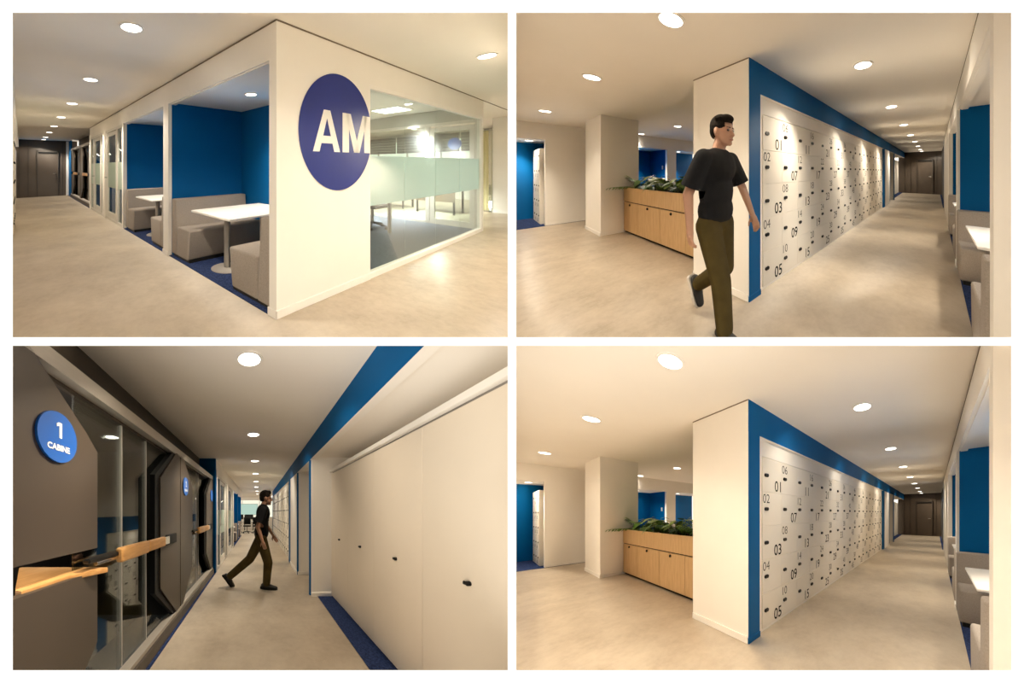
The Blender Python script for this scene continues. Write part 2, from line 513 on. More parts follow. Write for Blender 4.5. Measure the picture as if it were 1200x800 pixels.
def booths(fr, R, furnish=True, shift=0.0):
    V = R.name
    cl = clips(R)
    tall = 2.2
    stu(MB().box(2.352, 2.545, 0.02, 1.30, 0, 2.52).build('wall_booth_divider', 'blue', fr, clip=cl))
    stu(MB().box(4.825, 4.91, 0.02, 1.30, 0, 2.52).build('wall_booth_end', 'blue', fr, clip=cl))
    stu(MB().box(0.095, 4.83, 1.28, 1.33, 0, 2.52).build('wall_booth_back', 'blue', fr, clip=cl))
    stu(MB().box(0.085, 0.099, 0.03, 1.28, 0, 2.52).build('wall_booth_side', 'blue', fr, clip=cl))
    stu(MB().box(0.09, 4.83, 0.03, 1.3, 2.215, 2.25).build('ceiling_booth', 'ceil', fr, clip=cl))
    stu(MB().box(0.09, 4.83, -0.005, 1.3, 0.0005, 0.006).build('floor_booth', 'carpet', fr, clip=cl))
    stu(MB().box(0.095, 4.9, 0.0, 0.1, 2.2, 2.53).box(0.09, 4.83, 0.03, 0.10, 2.19, 2.205).build('wall_header', 'wall', fr, clip=cl))
    if furnish:
        for k, (off, nm) in enumerate(((0.0, 'nearest'), (2.47, 'second'))):
            f2 = fr.sub(lambda p, q, z, off=off: (p + off, q + shift, z))
            sofa(f2, 2.335, 1.765, 0.03, 1.26, f'taupe bench sofa against the far wall of the {nm} blue booth, {V}', 'booth sofas')
            sofa(f2, 0.125, 0.793, 0.03, 1.26, f'taupe bench sofa on the near side of the {nm} blue booth, {V}', 'booth sofas')
            booth_table(f2, 0.87, 1.80, 0.08, 1.22, f'white rectangular pedestal table between the sofas of the {nm} blue booth, {V}', 'booth tables')
            downlight(f2, 1.22, 0.64, 2.214, f'round recessed lamp in the ceiling of the {nm} blue booth, {V}', 'booth lamps', watt=LAMP_W * 0.9, r=0.07)

def end_wall(fr, R):
    cl = clips(R)
    w = stu(MB().box(14.7, 14.76, -2.1, 0.4, 0, 2.52).build('wall_end', 'brown', fr, clip=cl))
    MB().box(14.69, 14.705, -1.77, 0.1, 2.46, 2.52).build('cornice', 'darkbrown', fr, w, clip=cl)
    for i, b in enumerate((-1.77, -1.46, -0.20)):
        MB().box(14.688, 14.702, b, b + 0.02, 0, 2.46).build('panel_joint', 'darkbrown', fr, w, clip=cl)
    d = stu(MB().box(14.675, 14.70, -1.11, -0.38, 0.005, 2.0).build('door_1', 'brown', fr, clip=cl))
    MB().box(14.66, 14.70, -1.15, -1.11, 0, 2.06).box(14.66, 14.70, -0.38, -0.34, 0, 2.06).box(14.66, 14.70, -1.15, -0.34, 2.0, 2.06).build('door_frame', 'darkbrown', fr, d, clip=cl)
    MB().box(14.65, 14.675, -1.09, -0.40, 1.93, 1.99).build('door_closer', 'black', fr, d, clip=cl)
    MB().cyl((-0.46, 1.03), 0.022, 0, 14.62, 14.675, 12).box(14.60, 14.62, -0.56, -0.445, 1.02, 1.04).build('door_handle', 'chrome', fr, d, clip=cl)
    return w

def locker_bank(fr, R, first, last, numbers=True):
    V = R.name
    n = 18
    lo, p = 0.27, 0.4
    group = 'numbered lockers'
    door_me = handle_me = None
    hs = 0.39
    org = fr.pt((lo, -1.80, 0))
    place = 'beside the blue wall edge' if R in (R2, R4) else 'across the corridor'
    for k in range(first, last + 1):
        fk = fr.sub(lambda x, y, z, k=k: (lo + p * k + x, -1.80 - y, z))   # x right, y into the wall
        lab = f'white locker column, doors {5*k+1:02d} to {5*k+5:02d}, {order(k)} from the wide white column, {V}'
        t = thing('locker_column', lab, 'locker', fk, (0, 0, 0), group + ', ' + V)
        MB().box(0.0, 0.4, 0.02, 0.34, 0.0, 1.995).build('carcass', 'locker', fk, t)
        for j in range(5):
            z0 = 0.03 + hs * (4 - j)
            if door_me is None:
                o = MB().box(0.0015, 0.3985, 0.0, 0.019, z0 + 0.0015, z0 + hs - 0.0015, 0.0012, 1).build('door', 'locker', fk, t)
                door_me = o.data; door_z = z0
                hh = MB()
                for cx in (0.058, 0.088): hh.cyl((cx, z0 + hs / 2), 0.0205, 1, -0.014, 0.001, 12)
                h = hh.box(0.05, 0.096, -0.006, 0.0, z0 + hs / 2 - 0.012, z0 + hs / 2 + 0.012).build('handle', 'black', fk, o)
                handle_me = h.data
            else:
                o = bpy.data.objects.new('door', door_me); COL.objects.link(o); o.parent = t
                o.location = (0, 0, z0 - door_z)
                h = bpy.data.objects.new('handle', handle_me); COL.objects.link(h); h.parent = o
            if numbers:
                num = 5 * k + 1 + j
                odd = num % 2
                size = 0.19 if odd else 0.15
                cx = 0.40 - 0.087 if odd else 0.075
                cz = z0 + 0.085 if odd else z0 + hs - 0.075
                mbn = MB().text(f'{num:02d}', size, lambda x, y, z: (cx + x * 0.92, -0.0012, cz + y), 0.0016 if num in (3, 5, 9) else 0.0 if odd else -0.001)
                # lettering lies on the door: cancel the door's own shift
                fn = fk.sub(lambda x, y, z, d=z0 - door_z: (x, y, z - d))
                mbn.build('number', 'ink' if num % 4 != 0 else 'inkgrey', fn, o)
    cl = clips(R)

def opposite_side(fr, R, lockers, numbers=True):
    cl = clips(R)
    stu(MB().box(0.0, 14.72, -1.785, -1.77, 2.19, 2.53).build('wall_beam', 'blue', fr, clip=cl))
    stu(MB().box(0.16, 8.98, -1.84, -1.772, 2.183, 2.192).build('trim_niche', 'wall', fr, clip=cl))
    # the wide column: white end face, blue front
    c = stu(MB().box(-0.003, 0.2, -2.72, -1.775, 0, 2.19).box(-0.003, 0.2, -2.72, -1.775, 2.19, 2.53).build('wall_column', 'wall', fr, clip=cl))
    stu(MB().box(0.002, 0.185, -1.80, -1.77, 0, 2.2).build('trim_blue', 'blue', fr, clip=cl))
    stu(MB().box(0.185, 0.2, -1.83, -1.772, 0, 2.19).build('trim_jamb', 'wall', fr, clip=cl))
    stu(MB().box(-0.012, 0.0, -2.72, -1.775, 0, 0.075, 0.003, 1).build('baseboard_column', 'trim', fr, clip=cl))
    stu(MB().box(-0.006, 0.19, -1.775, -1.762, 0, 0.06, 0.003, 1).build('baseboard_blue', 'blue', fr, clip=cl))
    stu(MB().box(0.2, 7.56, -2.2, -1.815, 2.0, 2.19).box(0.2, 0.272, -2.2, -1.812, 0, 2.0).box(7.47, 7.56, -2.2, -1.812, 0, 2.0).build('wall_niche', 'wall', fr, clip=cl))
    stu(MB().box(0.2, 7.54, -1.835, -1.808, 0, 0.03).build('baseboard_lockers', 'wall', fr, clip=cl))
    if lockers: locker_bank(fr, R, lockers[0], lockers[1], numbers)
    # pillar beyond the lockers, niche and alcove of cupboards
    stu(MB().box(7.54, 7.86, -1.9, -1.77, 0, 2.2).build('trim_blue', 'blue', fr, clip=cl))
    stu(MB().box(7.86, 9.0, -2.6, -1.775, 0, 2.5).build('wall_pillar', 'wall', fr, clip=cl))
    stu(MB().box(8.965, 9.008, -1.8, -1.768, 0, 2.2).build('trim_blue', 'blue', fr, clip=cl))
    stu(MB().box(9.0, 14.7, -2.6, -2.55, 0, 2.5).build('wall_recess', 'wall', fr, clip=cl))
    stu(MB().box(9.0, 9.012, -2.5, -1.78, 0, 0.07).box(7.86, 9.0, -1.775, -1.763, 0, 0.07).build('baseboard_pillar', 'trim', fr, clip=cl))
    stu(MB().box(10.3, 10.38, -2.56, -1.787, 0, 2.5).build('wall_alcove', 'wall', fr, clip=cl))
    stu(MB().box(10.27, 10.335, -1.80, -1.766, 0, 2.2).build('trim_blue', 'blue', fr, clip=cl))
    stu(MB().box(10.38, 10.395, -2.1, -1.78, 0, 0.06).build('baseboard_alcove', 'trim', fr, clip=cl))
    stu(MB().box(8.98, 14.72, -2.55, -1.86, 2.213, 2.25).build('ceiling_alcove', 'ceil', fr, clip=cl))
    stu(MB().box(8.98, 14.72, -1.86, -1.772, 2.186, 2.225).build('trim_soffit', 'trim', fr, clip=cl))
    stu(MB().box(10.38, 14.70, -2.15, -1.88, 0.0005, 0.006).build('floor_alcove', 'carpet', fr, clip=cl))

def cupboards(fr, R):
    V = R.name
    cl = clips(R)
    xs = [10.40, 11.14, 11.86, 12.61, 13.33]
    names = ['farthest', 'second farthest', 'third', 'nearest full']
    for k in range(4):
        x0, x1 = xs[k] + 0.0015, xs[k + 1] - 0.0015
        t = thing('tall_cupboard', f'{names[k]} tall white cupboard in the carpeted alcove, {V}', 'cupboard', fr, ((x0 + x1) / 2, -2.1, 0), 'tall white cupboards')
        MB().box(x0, x1, -2.49, -2.115, 0.03, 1.972).build('body', 'grey', fr, t, clip=cl)
        MB().box(x0, x1, -2.49, -2.13, 0.0, 0.03).build('plinth', 'black', fr, t, clip=cl)
        d = MB().box(x0 + 0.002, x1 - 0.002, -2.115, -2.095, 0.03, 1.95, 0.002, 1).build('door', 'beige', fr, t, clip=cl)
        cx = (x0 + x1) / 2 + 0.04
        MB().cyl((cx, 0.95), 0.014, 1, -2.096, -2.080, 14).box(cx - 0.026, cx + 0.010, -2.086, -2.074, 0.940, 0.960, 0.004, 1).build('latch', 'black', fr, d, clip=cl, smooth=True)
    t = tag(MB().box(10.38, 13.4, -2.49, -2.07, 1.972, 2.015, 0.003, 1).build('cupboard_top_rail', 'trim', fr, clip=cl),
            f'pale rail running along the top of the white cupboards, {V}', 'rail')

def cabin(fr, R, d0, d1, slab, posts, chev, label):
    """one glazed work cabin; local frame (d along the corridor, c into the cabin, H)."""
    cl = clips(R)
    t = thing('phone_cabin', label, 'cabin', fr, ((d0 + d1) / 2, 0.6, 0), 'glazed cabins along the corridor')
    MB().box(d0, d1, -0.045, 0.05, 0.0, 0.105, 0.003, 1).build('plinth', 'cabinbrown', fr, t, clip=cl)
    MB().box(d0, d1, -0.02, 0.06, 0.105, 0.14).build('bottom_rail', 'alu', fr, t, clip=cl)
    MB().box(d0, d1, -0.015, 0.06, 2.045, 2.13).build('top_rail', 'alu', fr, t, clip=cl)
    MB().box(d0, d1, 0.062, 0.085, 2.02, 2.045).build('top_track', 'darkbrown', fr, t, clip=cl)
    MB().box(d0, d1, 0.277, 0.30, 2.13, 2.52).box(d0, d1, 0.0, 0.3, 2.128, 2.14).build('fascia', 'darkbrown', fr, t, clip=cl)
    MB().box(d0, d1, 0.03, 1.4, 0.02, 0.05).build('cabin_floor', 'greycarpet', fr, t, clip=cl)
    MB().box(d0, d1, 1.38, 1.42, 0.0, 2.13).box(d0, d0 + 0.03, 0.08, 1.4, 0.05, 2.1).box(d1 - 0.03, d1, 0.08, 1.4, 0.05, 2.1).build('cabin_wall', 'dark', fr, t, clip=cl)
    MB().box(d0, d1, 0.05, 1.4, 2.10, 2.13).build('cabin_ceiling', 'dark', fr, t, clip=cl)
    s0, s1, so = slab
    # near panel with chamfered corners and the slot for the ledge
    up = [(s0, 1.115), (s1, 1.125), (s1, 1.71), (s1 - 0.10, 1.80), (s1 - 0.462, 2.065), (s0, 2.065)]
    dn = [(s0, 0.14), (s1 - 0.47, 0.14), (s1 - 0.10, 0.45), (s1, 0.55), (s1, 0.985), (s0, 1.0)]
    if not so:
        up[0] = (s0, 1.0); up[1] = (s1, 1.0)
        dn[4] = (s1, 1.0); dn[5] = (s0, 1.0)
    MB().prism(up, 1, -0.015, 0.03).build('upper_panel', 'cabinbrown', fr, t, clip=cl)
    MB().prism(dn, 1, -0.015, 0.03).build('lower_panel', 'cabinbrown', fr, t, clip=cl)
    # far panel: dark chevron edge and brown face
    c0 = chev
    edge = [(c0 + 0.53, 0.14), (c0, 0.55), (c0, 1.71), (c0 + 0.53, 2.06), (c0 + 0.62, 2.06), (c0 + 0.10, 1.70), (c0 + 0.10, 0.57), (c0 + 0.62, 0.14)]
    MB().prism(edge, 1, 0.0, 0.05).build('panel_edge', 'black', fr, t, clip=cl)
    face = [(d1, 0.14), (c0 + 0.60, 0.14), (c0 + 0.10, 0.57), (c0 + 0.10, 1.69), (c0 + 0.60, 2.06), (d1, 2.06)]
    MB().prism(face, 1, -0.015, 0.0).build('end_panel', 'cabinbrown', fr, t, clip=cl)
    xs = ([] if posts[0] < s1 else [s1 - 0.45]) + posts + [d1 - 0.05]
    for i, (x0, x1) in enumerate(zip(xs, xs[1:])):
        MB().box(x0 + 0.004, x1 - 0.004, 0.066, 0.078, 0.14, 2.03).build('pane', 'smoke', fr, t, clip=cl)
    for x in posts:
        if x < s1: continue
        MB().box(x - 0.005, x + 0.005, 0.062, 0.080, 0.14, 2.03).build('glazing_joint', 'frame', fr, t, clip=cl)
    return t

def grip(fr, R, t, d0, d1):
    L = d1 - d0
    g = MB().box(d0 + 0.19 * L, d0 + 0.475 * L, -0.075, -0.02, 0.995, 1.10, 0.02, 3).build('grip_bar', 'beech', fr, t, smooth=True)
    MB().box(d0, d0 + 0.24 * L, -0.045, 0.0, 1.045, 1.075, 0.008, 1).build('dark_sleeve', 'black', fr, g)
    MB().cyl((-0.03, 1.035), 0.013, 0, d0 + 0.05 * L, d0 + 0.26 * L, 12).build('steel_rod', 'chrome', fr, g, smooth=True)
    MB().box(d0 + 0.485 * L, d0 + 0.73 * L, -0.07, -0.02, 1.0, 1.095, 0.018, 3).build('wooden_grip', 'beech', fr, g, smooth=True)
    MB().box(d0 + 0.73 * L, d0 + 0.83 * L, -0.05, -0.02, 1.005, 1.085, 0.004, 1).build('steel_plate', 'chrome', fr, g)
    MB().box(d0 + 0.80 * L, d1, -0.04, -0.012, 0.99, 1.10, 0.006, 1).build('end_bracket', 'black', fr, g)

def disc_sign(fr, R, d, H, r, num, label):
    cl = clips(R)
    t = thing('door_sign', label, 'sign', fr, (d, -0.02, H), 'round cabin signs')
    f2 = fr.sub(lambda x, y, z: (d + x, -0.016 - y, H + z))
    MB().cyl((0, 0), r, 1, 0.0, 0.012, 40).build('disc', 'signblue', f2, t, clip=cl)
    if num:
        if num == '1':
            one = [(-0.02, 0.62), (0.16, 0.62), (0.16, -0.02), (0.02, -0.02), (0.02, 0.49), (-0.12, 0.42), (-0.12, 0.55)]
            MB().prism([(x * r * 0.95 - 0.02 * r, y * r * 0.95) for x, y in one], 1, 0.0125, 0.0145).build('numeral', 'white', f2, t)
        else:
            MB().text(num, r * 0.82, lambda x, y, z: (x, 0.0135, y + r * 0.28), 0.002).build('numeral', 'white', f2, t, clip=cl)
        MB().text('CABINE', r * 0.33, lambda x, y, z: (x, 0.0135, y - r * 0.42), 0.0012).build('wording', 'white', f2, t, clip=cl)
    return t

def offices(fr, R):
    """two glazed office fronts, a 4.9 .. 8.78"""
    V = R.name
    cl = clips(R)
    stu(MB().box(4.9, 8.80, 0.0, 0.1, 2.2, 2.53).build('wall_header', 'wall', fr, clip=cl))
    stu(MB().box(4.82, 4.92, -0.014, 0.06, 0, 2.21).box(8.66, 8.80, -0.014, 0.12, 0, 2.3).box(6.60, 6.86, -0.014, 0.06, 0, 2.21).build('trim_post', 'wall', fr, clip=cl))
    stu(MB().box(4.91, 8.78, 2.2, 2.24, 0, 2.52).build('wall_office', 'wall', fr, clip=cl))
    stu(MB().box(6.70, 6.76, 0.06, 2.2, 0, 2.52).box(8.74, 8.78, 0.1, 2.2, 0, 2.52).build('wall_office_side', 'blue', fr, clip=cl))
    stu(MB().box(4.9, 8.78, 0.05, 2.2, 0.0005, 0.006).build('floor_office', 'greycarpet', fr, clip=cl))
    stu(MB().box(4.9, 8.78, 0.05, 2.2, 2.24, 2.27).build('ceiling_office', 'ceil', fr, clip=cl))
    for k, x0, x1, dx0, dx1 in ((0, 4.92, 6.60, 5.45, 6.45), (1, 6.86, 8.66, 7.20, 8.15)):
        nm = ('nearer', 'farther')[k] if R is not R3 else ('farther', 'nearer')[k]
        t = thing('glass_office_front', f'{nm} glazed office front with frosted band, {V}', 'partition', fr, ((x0 + x1) / 2, 0, 0), 'glazed office fronts')
        MB().box(x0, x1, 0.0, 0.05, 0.0, 0.06).box(x0, x1, 0.0, 0.05, 2.14, 2.2).box(x0, x0 + 0.05, 0, 0.05, 0.06, 2.14).box(x1 - 0.05, x1, 0, 0.05, 0.06, 2.14).box(dx0 - 0.10, dx0, 0, 0.05, 0.06, 2.14).box(dx1, dx1 + 0.10, 0, 0.05, 0.06, 2.14).build('frame', 'frame', fr, t, clip=cl)
        for (p0, p1) in ((x0 + 0.05, dx0 - 0.10), (dx1 + 0.10, x1 - 0.05)):
            if p1 - p0 > 0.08:
                g = MB().box(p0, p1, 0.02, 0.03, 0.06, 2.14).build('pane', 'glass', fr, t, clip=cl)
                MB().box(p0, p1, 0.012, 0.018, 0.80, 1.40).build('frosted_band', 'frost2', fr, g, clip=cl)
        d = MB().box(dx0, dx1, 0.01, 0.045, 0.06, 0.2).box(dx0, dx1, 0.01, 0.045, 2.04, 2.13).box(dx0, dx0 + 0.12, 0.01, 0.045, 0.2, 2.04).box(dx1 - 0.12, dx1, 0.01, 0.045, 0.2, 2.04).build('glass_door', 'frame', fr, t, clip=cl)
        MB().box(dx0 + 0.12, dx1 - 0.12, 0.022, 0.032, 0.2, 2.04).build('door_pane', 'glass', fr, d, clip=cl)
        MB().box(dx0 + 0.12, dx1 - 0.12, 0.015, 0.021, 0.80, 1.40).build('frosted_band', 'frost2', fr, d, clip=cl)
        MB().box(dx1 - 0.09, dx1 - 0.03, -0.05, -0.03, 1.02, 1.05).box(dx1 - 0.06, dx1 - 0.04, -0.05, 0.01, 1.02, 1.05).build('door_handle', 'chrome', fr, d, clip=cl)
        t2 = thing('office_desk', f'small white desk inside the {nm} glazed office, {V}', 'desk', fr, ((x0 + x1) / 2, 1.5, 0), 'office desks')
        MB().box(x0 + 0.4, x1 - 0.3, 1.1, 1.9, 0.70, 0.73).build('desk_top', 'table', fr, t2, clip=cl)
        for lx in (x0 + 0.45, x1 - 0.4):
            for ly in (1.15, 1.8):
                MB().box(lx, lx + 0.05, ly, ly + 0.05, 0, 0.70).build('leg', 'grey', fr, t2, clip=cl)
        downlight(fr, (x0 + x1) / 2, 1.1, 2.239, f'round recessed lamp inside the {nm} glazed office, {V}', 'office lamps', watt=LAMP_W * 0.5, r=0.07)

def shell(fr, R, a0, a1, b0, b1):
    stu(MB().box(a0, a1, b0, b1, -0.02, 0.0).build('floor', 'floor', fr, clip=clips(R)))
    stu(MB().box(a0, a1, b0, b1, 2.52, 2.54).build('ceiling', 'ceil', fr, clip=clips(R)))

def corridor_lights(fr, R, spots, b, where='over the corridor'):
    for i, a in enumerate(spots):
        downlight(fr, a, b, 2.52, f'round recessed ceiling lamp, {order(i)} from the camera {where}, {R.name}', 'corridor lamps, ' + R.name)

# ------------------------------------------------------------ UPPER LEFT: booths, round sign, meeting room
def upper_left():
    R = R1; V = R.name; fr = Fr(R); cl = clips(R)
    shell(fr, R, -4.0, 14.76, -1.85, 14.5)
    booths(fr, R)
    offices(fr, R)
    end_wall(fr, R)
    # corner wall with the sign
    stu(MB().box(0.0, 0.095, 0.0, 1.395, 0, 2.53).build('wall_corner', 'wall', fr, clip=cl))
    stu(MB().box(2.35, 2.55, -0.012, 0.04, 0, 2.21).build('trim_pillar', 'wall', fr, clip=cl))
    stu(MB().box(-0.013, 0.0, -0.013, 1.40, 0, 0.072, 0.003, 1).box(-0.013, 0.105, -0.013, 0.0, 0, 0.072, 0.003, 1).build('baseboard_corner', 'trim', fr, clip=cl))
    stu(MB().box(2.34, 2.56, -0.022, 0.02, 0, 0.06).build('baseboard_pillar', 'trim', fr, clip=cl))
    stu(MB().box(-0.003, 0.0, -0.003, 8.0, 2.506, 2.52).box(0.0, 8.78, -0.003, 0.0, 2.506, 2.52).build('trim_shadow_line', 'shade', fr))  # dark strips stand in for the shadow line where walls meet ceiling
    t = thing('wall_sign', f'large round glossy navy sign reading AM on the white corner wall, {V}', 'sign', fr, (0, 0.84, 1.03))
    N = 72
    disc = []
    for k in range(N):
        g = 2 * PI * k / N
        b, h = 0.845 + 0.585 * math.cos(g), 1.62 + 0.585 * math.sin(g)
        disc.append((min(b, 1.394), h))
    MB().prism(disc, 0, -0.005, 0.0).build('disc', 'navy', fr, t)
    pl = lambda bb: (lambda x, y, z: (-0.0065, bb + x, 1.62 + y))
    def letter(polys, b0, b1):
        mb = MB()
        for poly in polys:
            mb.quad(*[(-0.0065, b0 + x * (b1 - b0), 1.42 + y * 0.405) for x, y in poly])
        mb.build('letter', 'white', fr, t)
    letter([[(0, 0), (0.38, 1), (0.5, 0.80), (0.23, 0)], [(0.38, 1), (0.62, 1), (0.5, 0.80)], [(0.62, 1), (1, 0), (0.77, 0), (0.5, 0.80)],
            [(0.29, 0.20), (0.35, 0.38), (0.65, 0.38), (0.71, 0.20)]], 0.445, 0.853)
    letter([[(0, 0), (0, 1), (0.22, 1), (0.22, 0)], [(0.10, 1), (0.28, 1), (0.60, 0), (0.40, 0)], [(0.72, 1), (0.90, 1), (0.60, 0), (0.40, 0)],
            [(0.78, 0), (0.78, 1), (1, 1), (1, 0)]], 0.893, 1.392)
    # meeting room glass wall
    stu(MB().box(0.0, 0.10, 1.395, 5.32, 2.2, 2.53).build('wall_header', 'wall', fr, clip=cl))
    g = thing('glass_partition', f'long frosted-band glass wall of the meeting room right of the navy sign, {V}', 'partition', fr, (0.03, 3.3, 0))
    MB().box(0.0, 0.07, 1.395, 5.30, 0.0, 0.062).box(0.0, 0.07, 1.395, 5.30, 2.15, 2.2).box(-0.005, 0.07, 5.20, 5.30, 0.0, 2.2).box(0.0, 0.05, 1.395, 1.41, 0.06, 2.15).build('frame', 'trim', fr, g, clip=cl)
    js = [1.41, 2.281, 3.239, 4.191, 5.20]
    for p0, p1 in zip(js, js[1:]):
        pn = MB().box(0.03, 0.04, p0 + 0.005, p1 - 0.005, 0.062, 2.15).build('pane', 'glass', fr, g, clip=cl)
        MB().box(0.0415, 0.0435, p0 + 0.005, p1 - 0.005, 0.815, 1.392).build('frosted_band', 'frost', fr, pn, clip=cl)
    # inside
    stu(MB().box(0.07, 5.0, 1.36, 5.45, 0.0005, 0.006).build('floor_meeting', 'greycarpet', fr, clip=cl))
    stu(MB().box(0.09, 5.0, 1.36, 5.45, 2.45, 2.5).build('ceiling_meeting', 'ceil', fr, clip=cl))
    stu(MB().box(0.1, 5.0, 1.335, 1.36, 0, 2.5).box(4.95, 5.0, 1.36, 5.4, 0, 2.5).build('wall_meeting', 'wall', fr, clip=cl))
    stu(MB().box(0.08, 5.0, 5.35, 5.45, 2.18, 2.52).build('wall_bulkhead', 'hall', fr, clip=cl))
    g2 = thing('glazed_screen', f'glazed rear screen of the meeting room behind the frosted band, {V}', 'partition', fr, (2.5, 5.4, 0))
    MB().box(0.08, 5.0, 5.35, 5.42, 2.12, 2.18).box(0.08, 5.0, 5.35, 5.42, 0, 0.05).box(1.0, 1.08, 5.35, 5.42, 0, 2.15).box(0.07, 0.14, 5.35, 5.42, 0, 2.15).box(3.0, 3.06, 5.35, 5.42, 0, 2.15).build('frame', 'frame', fr, g2, clip=cl)
    for p0, p1 in ((1.08, 3.0), (3.06, 4.9)):
        MB().box(p0, p1, 5.38, 5.39, 0.05, 2.12).build('pane', 'glass_dull', fr, g2, clip=cl)
    dd = stu(MB().box(0.15, 0.24, 5.355, 5.40, 0.02, 2.08).box(0.90, 0.99, 5.355, 5.40, 0.02, 2.08).box(0.24, 0.90, 5.355, 5.40, 1.99, 2.08).box(0.24, 0.90, 5.355, 5.40, 0.02, 0.12).build('door_2', 'frame', fr, clip=cl))
    MB().box(0.24, 0.90, 5.374, 5.382, 0.12, 1.99).build('door_pane', 'glass_dull', fr, dd, clip=cl)
    tag(MB().cyl((0.51, 1.715), 0.125, 1, 5.366, 5.373, 32).build('door_sign', 'signblue', fr, clip=cl), f'small round blue sign on the meeting room glass door, {V}', 'sign')
    t = thing('ceiling_panel_light', f'square bright light panel in the meeting room ceiling, {V}', 'ceiling light', fr, (1.37, 4.43, 2.45))
    MB().box(1.06, 1.69, 4.12, 4.74, 2.435, 2.452).build('frame', 'trim', fr, t, clip=cl)
    MB().box(1.09, 1.66, 4.15, 4.71, 2.430, 2.436).build('diffuser', 'panel_lens', fr, t, clip=cl)
    ld = bpy.data.lights.new('panel_lamp', 'AREA'); ld.shape = 'RECTANGLE'; ld.size = 0.5; ld.size_y = 0.5; ld.energy = 100; ld.spread = math.radians(115); ld.color = (1, 0.98, 0.94)
    lo = bpy.data.objects.new('lamp', ld); COL.objects.link(lo); lo.parent = t
    n = fr.vec((1, 0, 0)).cross(fr.vec((0, 1, 0))).normalized(); n = n if n.z > 0 else -n
    lo.rotation_euler = (-n).to_track_quat('-Z', 'Y').to_euler(); lo.location = -n * 0.05
    downlight(fr, 0.86, 4.11, 2.449, f'small round lamp beside the light panel of the meeting room, {V}', 'meeting room lamps', watt=20, r=0.07, cool=True)
    downlight(fr, 0.9, 6.0, 2.449, f'small round lamp beyond the meeting room screen, {V}', 'meeting room lamps', watt=3, r=0.08, cool=True)
    for nm, x, y, pw in (('left', 3.4, 7.6, 80), ('middle', 2.2, 7.2, 75), ('right', 3.0, 9.0, 12)):  # lamps added to brighten what lies behind the glass wall
        downlight(fr, x, y, 2.519, f'added round lamp over the open office, {nm}, beyond the meeting room, {V}', 'added open office lamps', watt=pw, cool=True)
    downlight(fr, 3.2, 3.2, 2.449, f'added small round lamp deep inside the meeting room, {V}', 'meeting room lamps', watt=70, r=0.07, cool=True)  # added lamp, brightens the room and its frosted film
    # furniture inside
    t = thing('meeting_table', f'meeting table whose post leg shows under the frosted band, {V}', 'table', fr, (1.9, 3.2, 0))
    MB().box(1.0, 3.2, 2.6, 3.85, 0.82, 0.85, 0.004, 1).build('table_top', 'table', fr, t, clip=cl)
    for lx, ly in ((1.03, 3.75), (1.03, 2.65), (3.1, 3.75), (3.1, 2.65)):
        MB().box(lx, lx + 0.05, ly, ly + 0.05, 0, 0.82).build('leg', 'grey', fr, t, clip=cl)
    swivel_chair(fr.sub(lambda x, y, z: (1.52 + x, 3.95 + y, z)), f'dark swivel chair showing a castor foot left of the table leg, {V}', cl)
    # open office beyond
    for k, (x, y) in enumerate(((2.9, 7.4), (1.5, 7.2))):
        f2 = fr.sub(lambda p, q, z, x=x, y=y: (x + p, y + q, z))
        t = thing('work_desk', f'{("left", "right")[k]} walnut fronted desk seen beyond the meeting room, {V}', 'desk', f2, (0, 0, 0), 'desks beyond the meeting room')
        MB().box(-0.5, 0.5, -0.35, 0.35, 0.70, 0.73).build('desk_top', 'walnut', f2, t, clip=cl)
        MB().box(-0.48, 0.48, -0.33, -0.31, 0.32, 0.70).build('modesty_panel', 'walnut', f2, t, clip=cl)
        for lx in (-0.47, 0.43):
            for ly in (-0.32, 0.28):
                MB().box(lx, lx + 0.04, ly, ly + 0.04, 0, 0.70).build('leg', 'black', f2, t, clip=cl)
    w = stu(MB().box(-1.0, 9, 11.0, 11.1, 0, 0.95).box(-1.0, 9, 11.0, 11.1, 2.3, 2.53).build('wall_window', 'wall', fr, clip=cl))
    wn = stu(MB().box(-1.0, 9, 11.02, 11.08, 0.95, 1.0).box(-1.0, 9, 11.02, 11.08, 2.25, 2.3).build('window_1', 'frame', fr, clip=cl))
    for k in range(8):
        MB().box(-1 + 1.3 * k, -0.95 + 1.3 * k, 11.02, 11.08, 0.95, 2.3).build('mullion', 'frame', fr, wn, clip=cl)
        MB().box(-0.95 + 1.3 * k, 0.3 + 1.3 * k, 11.045, 11.05, 1.0, 2.25).build('pane', 'glass_dull', fr, wn, clip=cl)
    for k in range(3):
        t = thing('roller_blind', f'{("right", "middle", "left")[k]} green slatted blind over the windows beyond the meeting room, {V}', 'blind', fr, (1 + 2.4 * k, 10.9, 1.8), 'window blinds')
        for j in range(6):
            MB().box(-0.15 + 2.4 * k, 2.2 + 2.4 * k, 10.9, 10.92, 1.77 + 0.115 * j, 1.77 + 0.115 * j + 0.108).build('slat', 'blind', fr, t, clip=cl)
    # right of the glass corner
    stu(MB().box(-5.0, 0.58, 8.2, 8.4, 0, 2.53).build('wall_right', 'wall', fr, clip=cl))
    stu(MB().box(-5.0, 0.59, 8.187, 8.2, 0, 0.07).build('baseboard_right', 'trim', fr, clip=cl))
    t = thing('curtain', f'pale yellow curtain in the gap between glass corner and white column, {V}', 'curtain', fr, (0.62, 8.05, 0))
    for k in range(6):
        MB().cyl((0.66 + 0.085 * k, 8.35), 0.05, 2, 0.02, 2.2, 10).build('fold', 'curtain', fr, t, clip=cl, smooth=True)
    tag(MB().box(0.58, 0.64, 8.1, 8.4, 0.0, 2.22).build('glass_fin', 'smoke', fr, clip=cl), f'dark glass fin beside the yellow curtain, {V}', 'glass')
    # left: lockers edge-on, cabins
    locker_bank(fr, R, 13, 17, numbers=False)
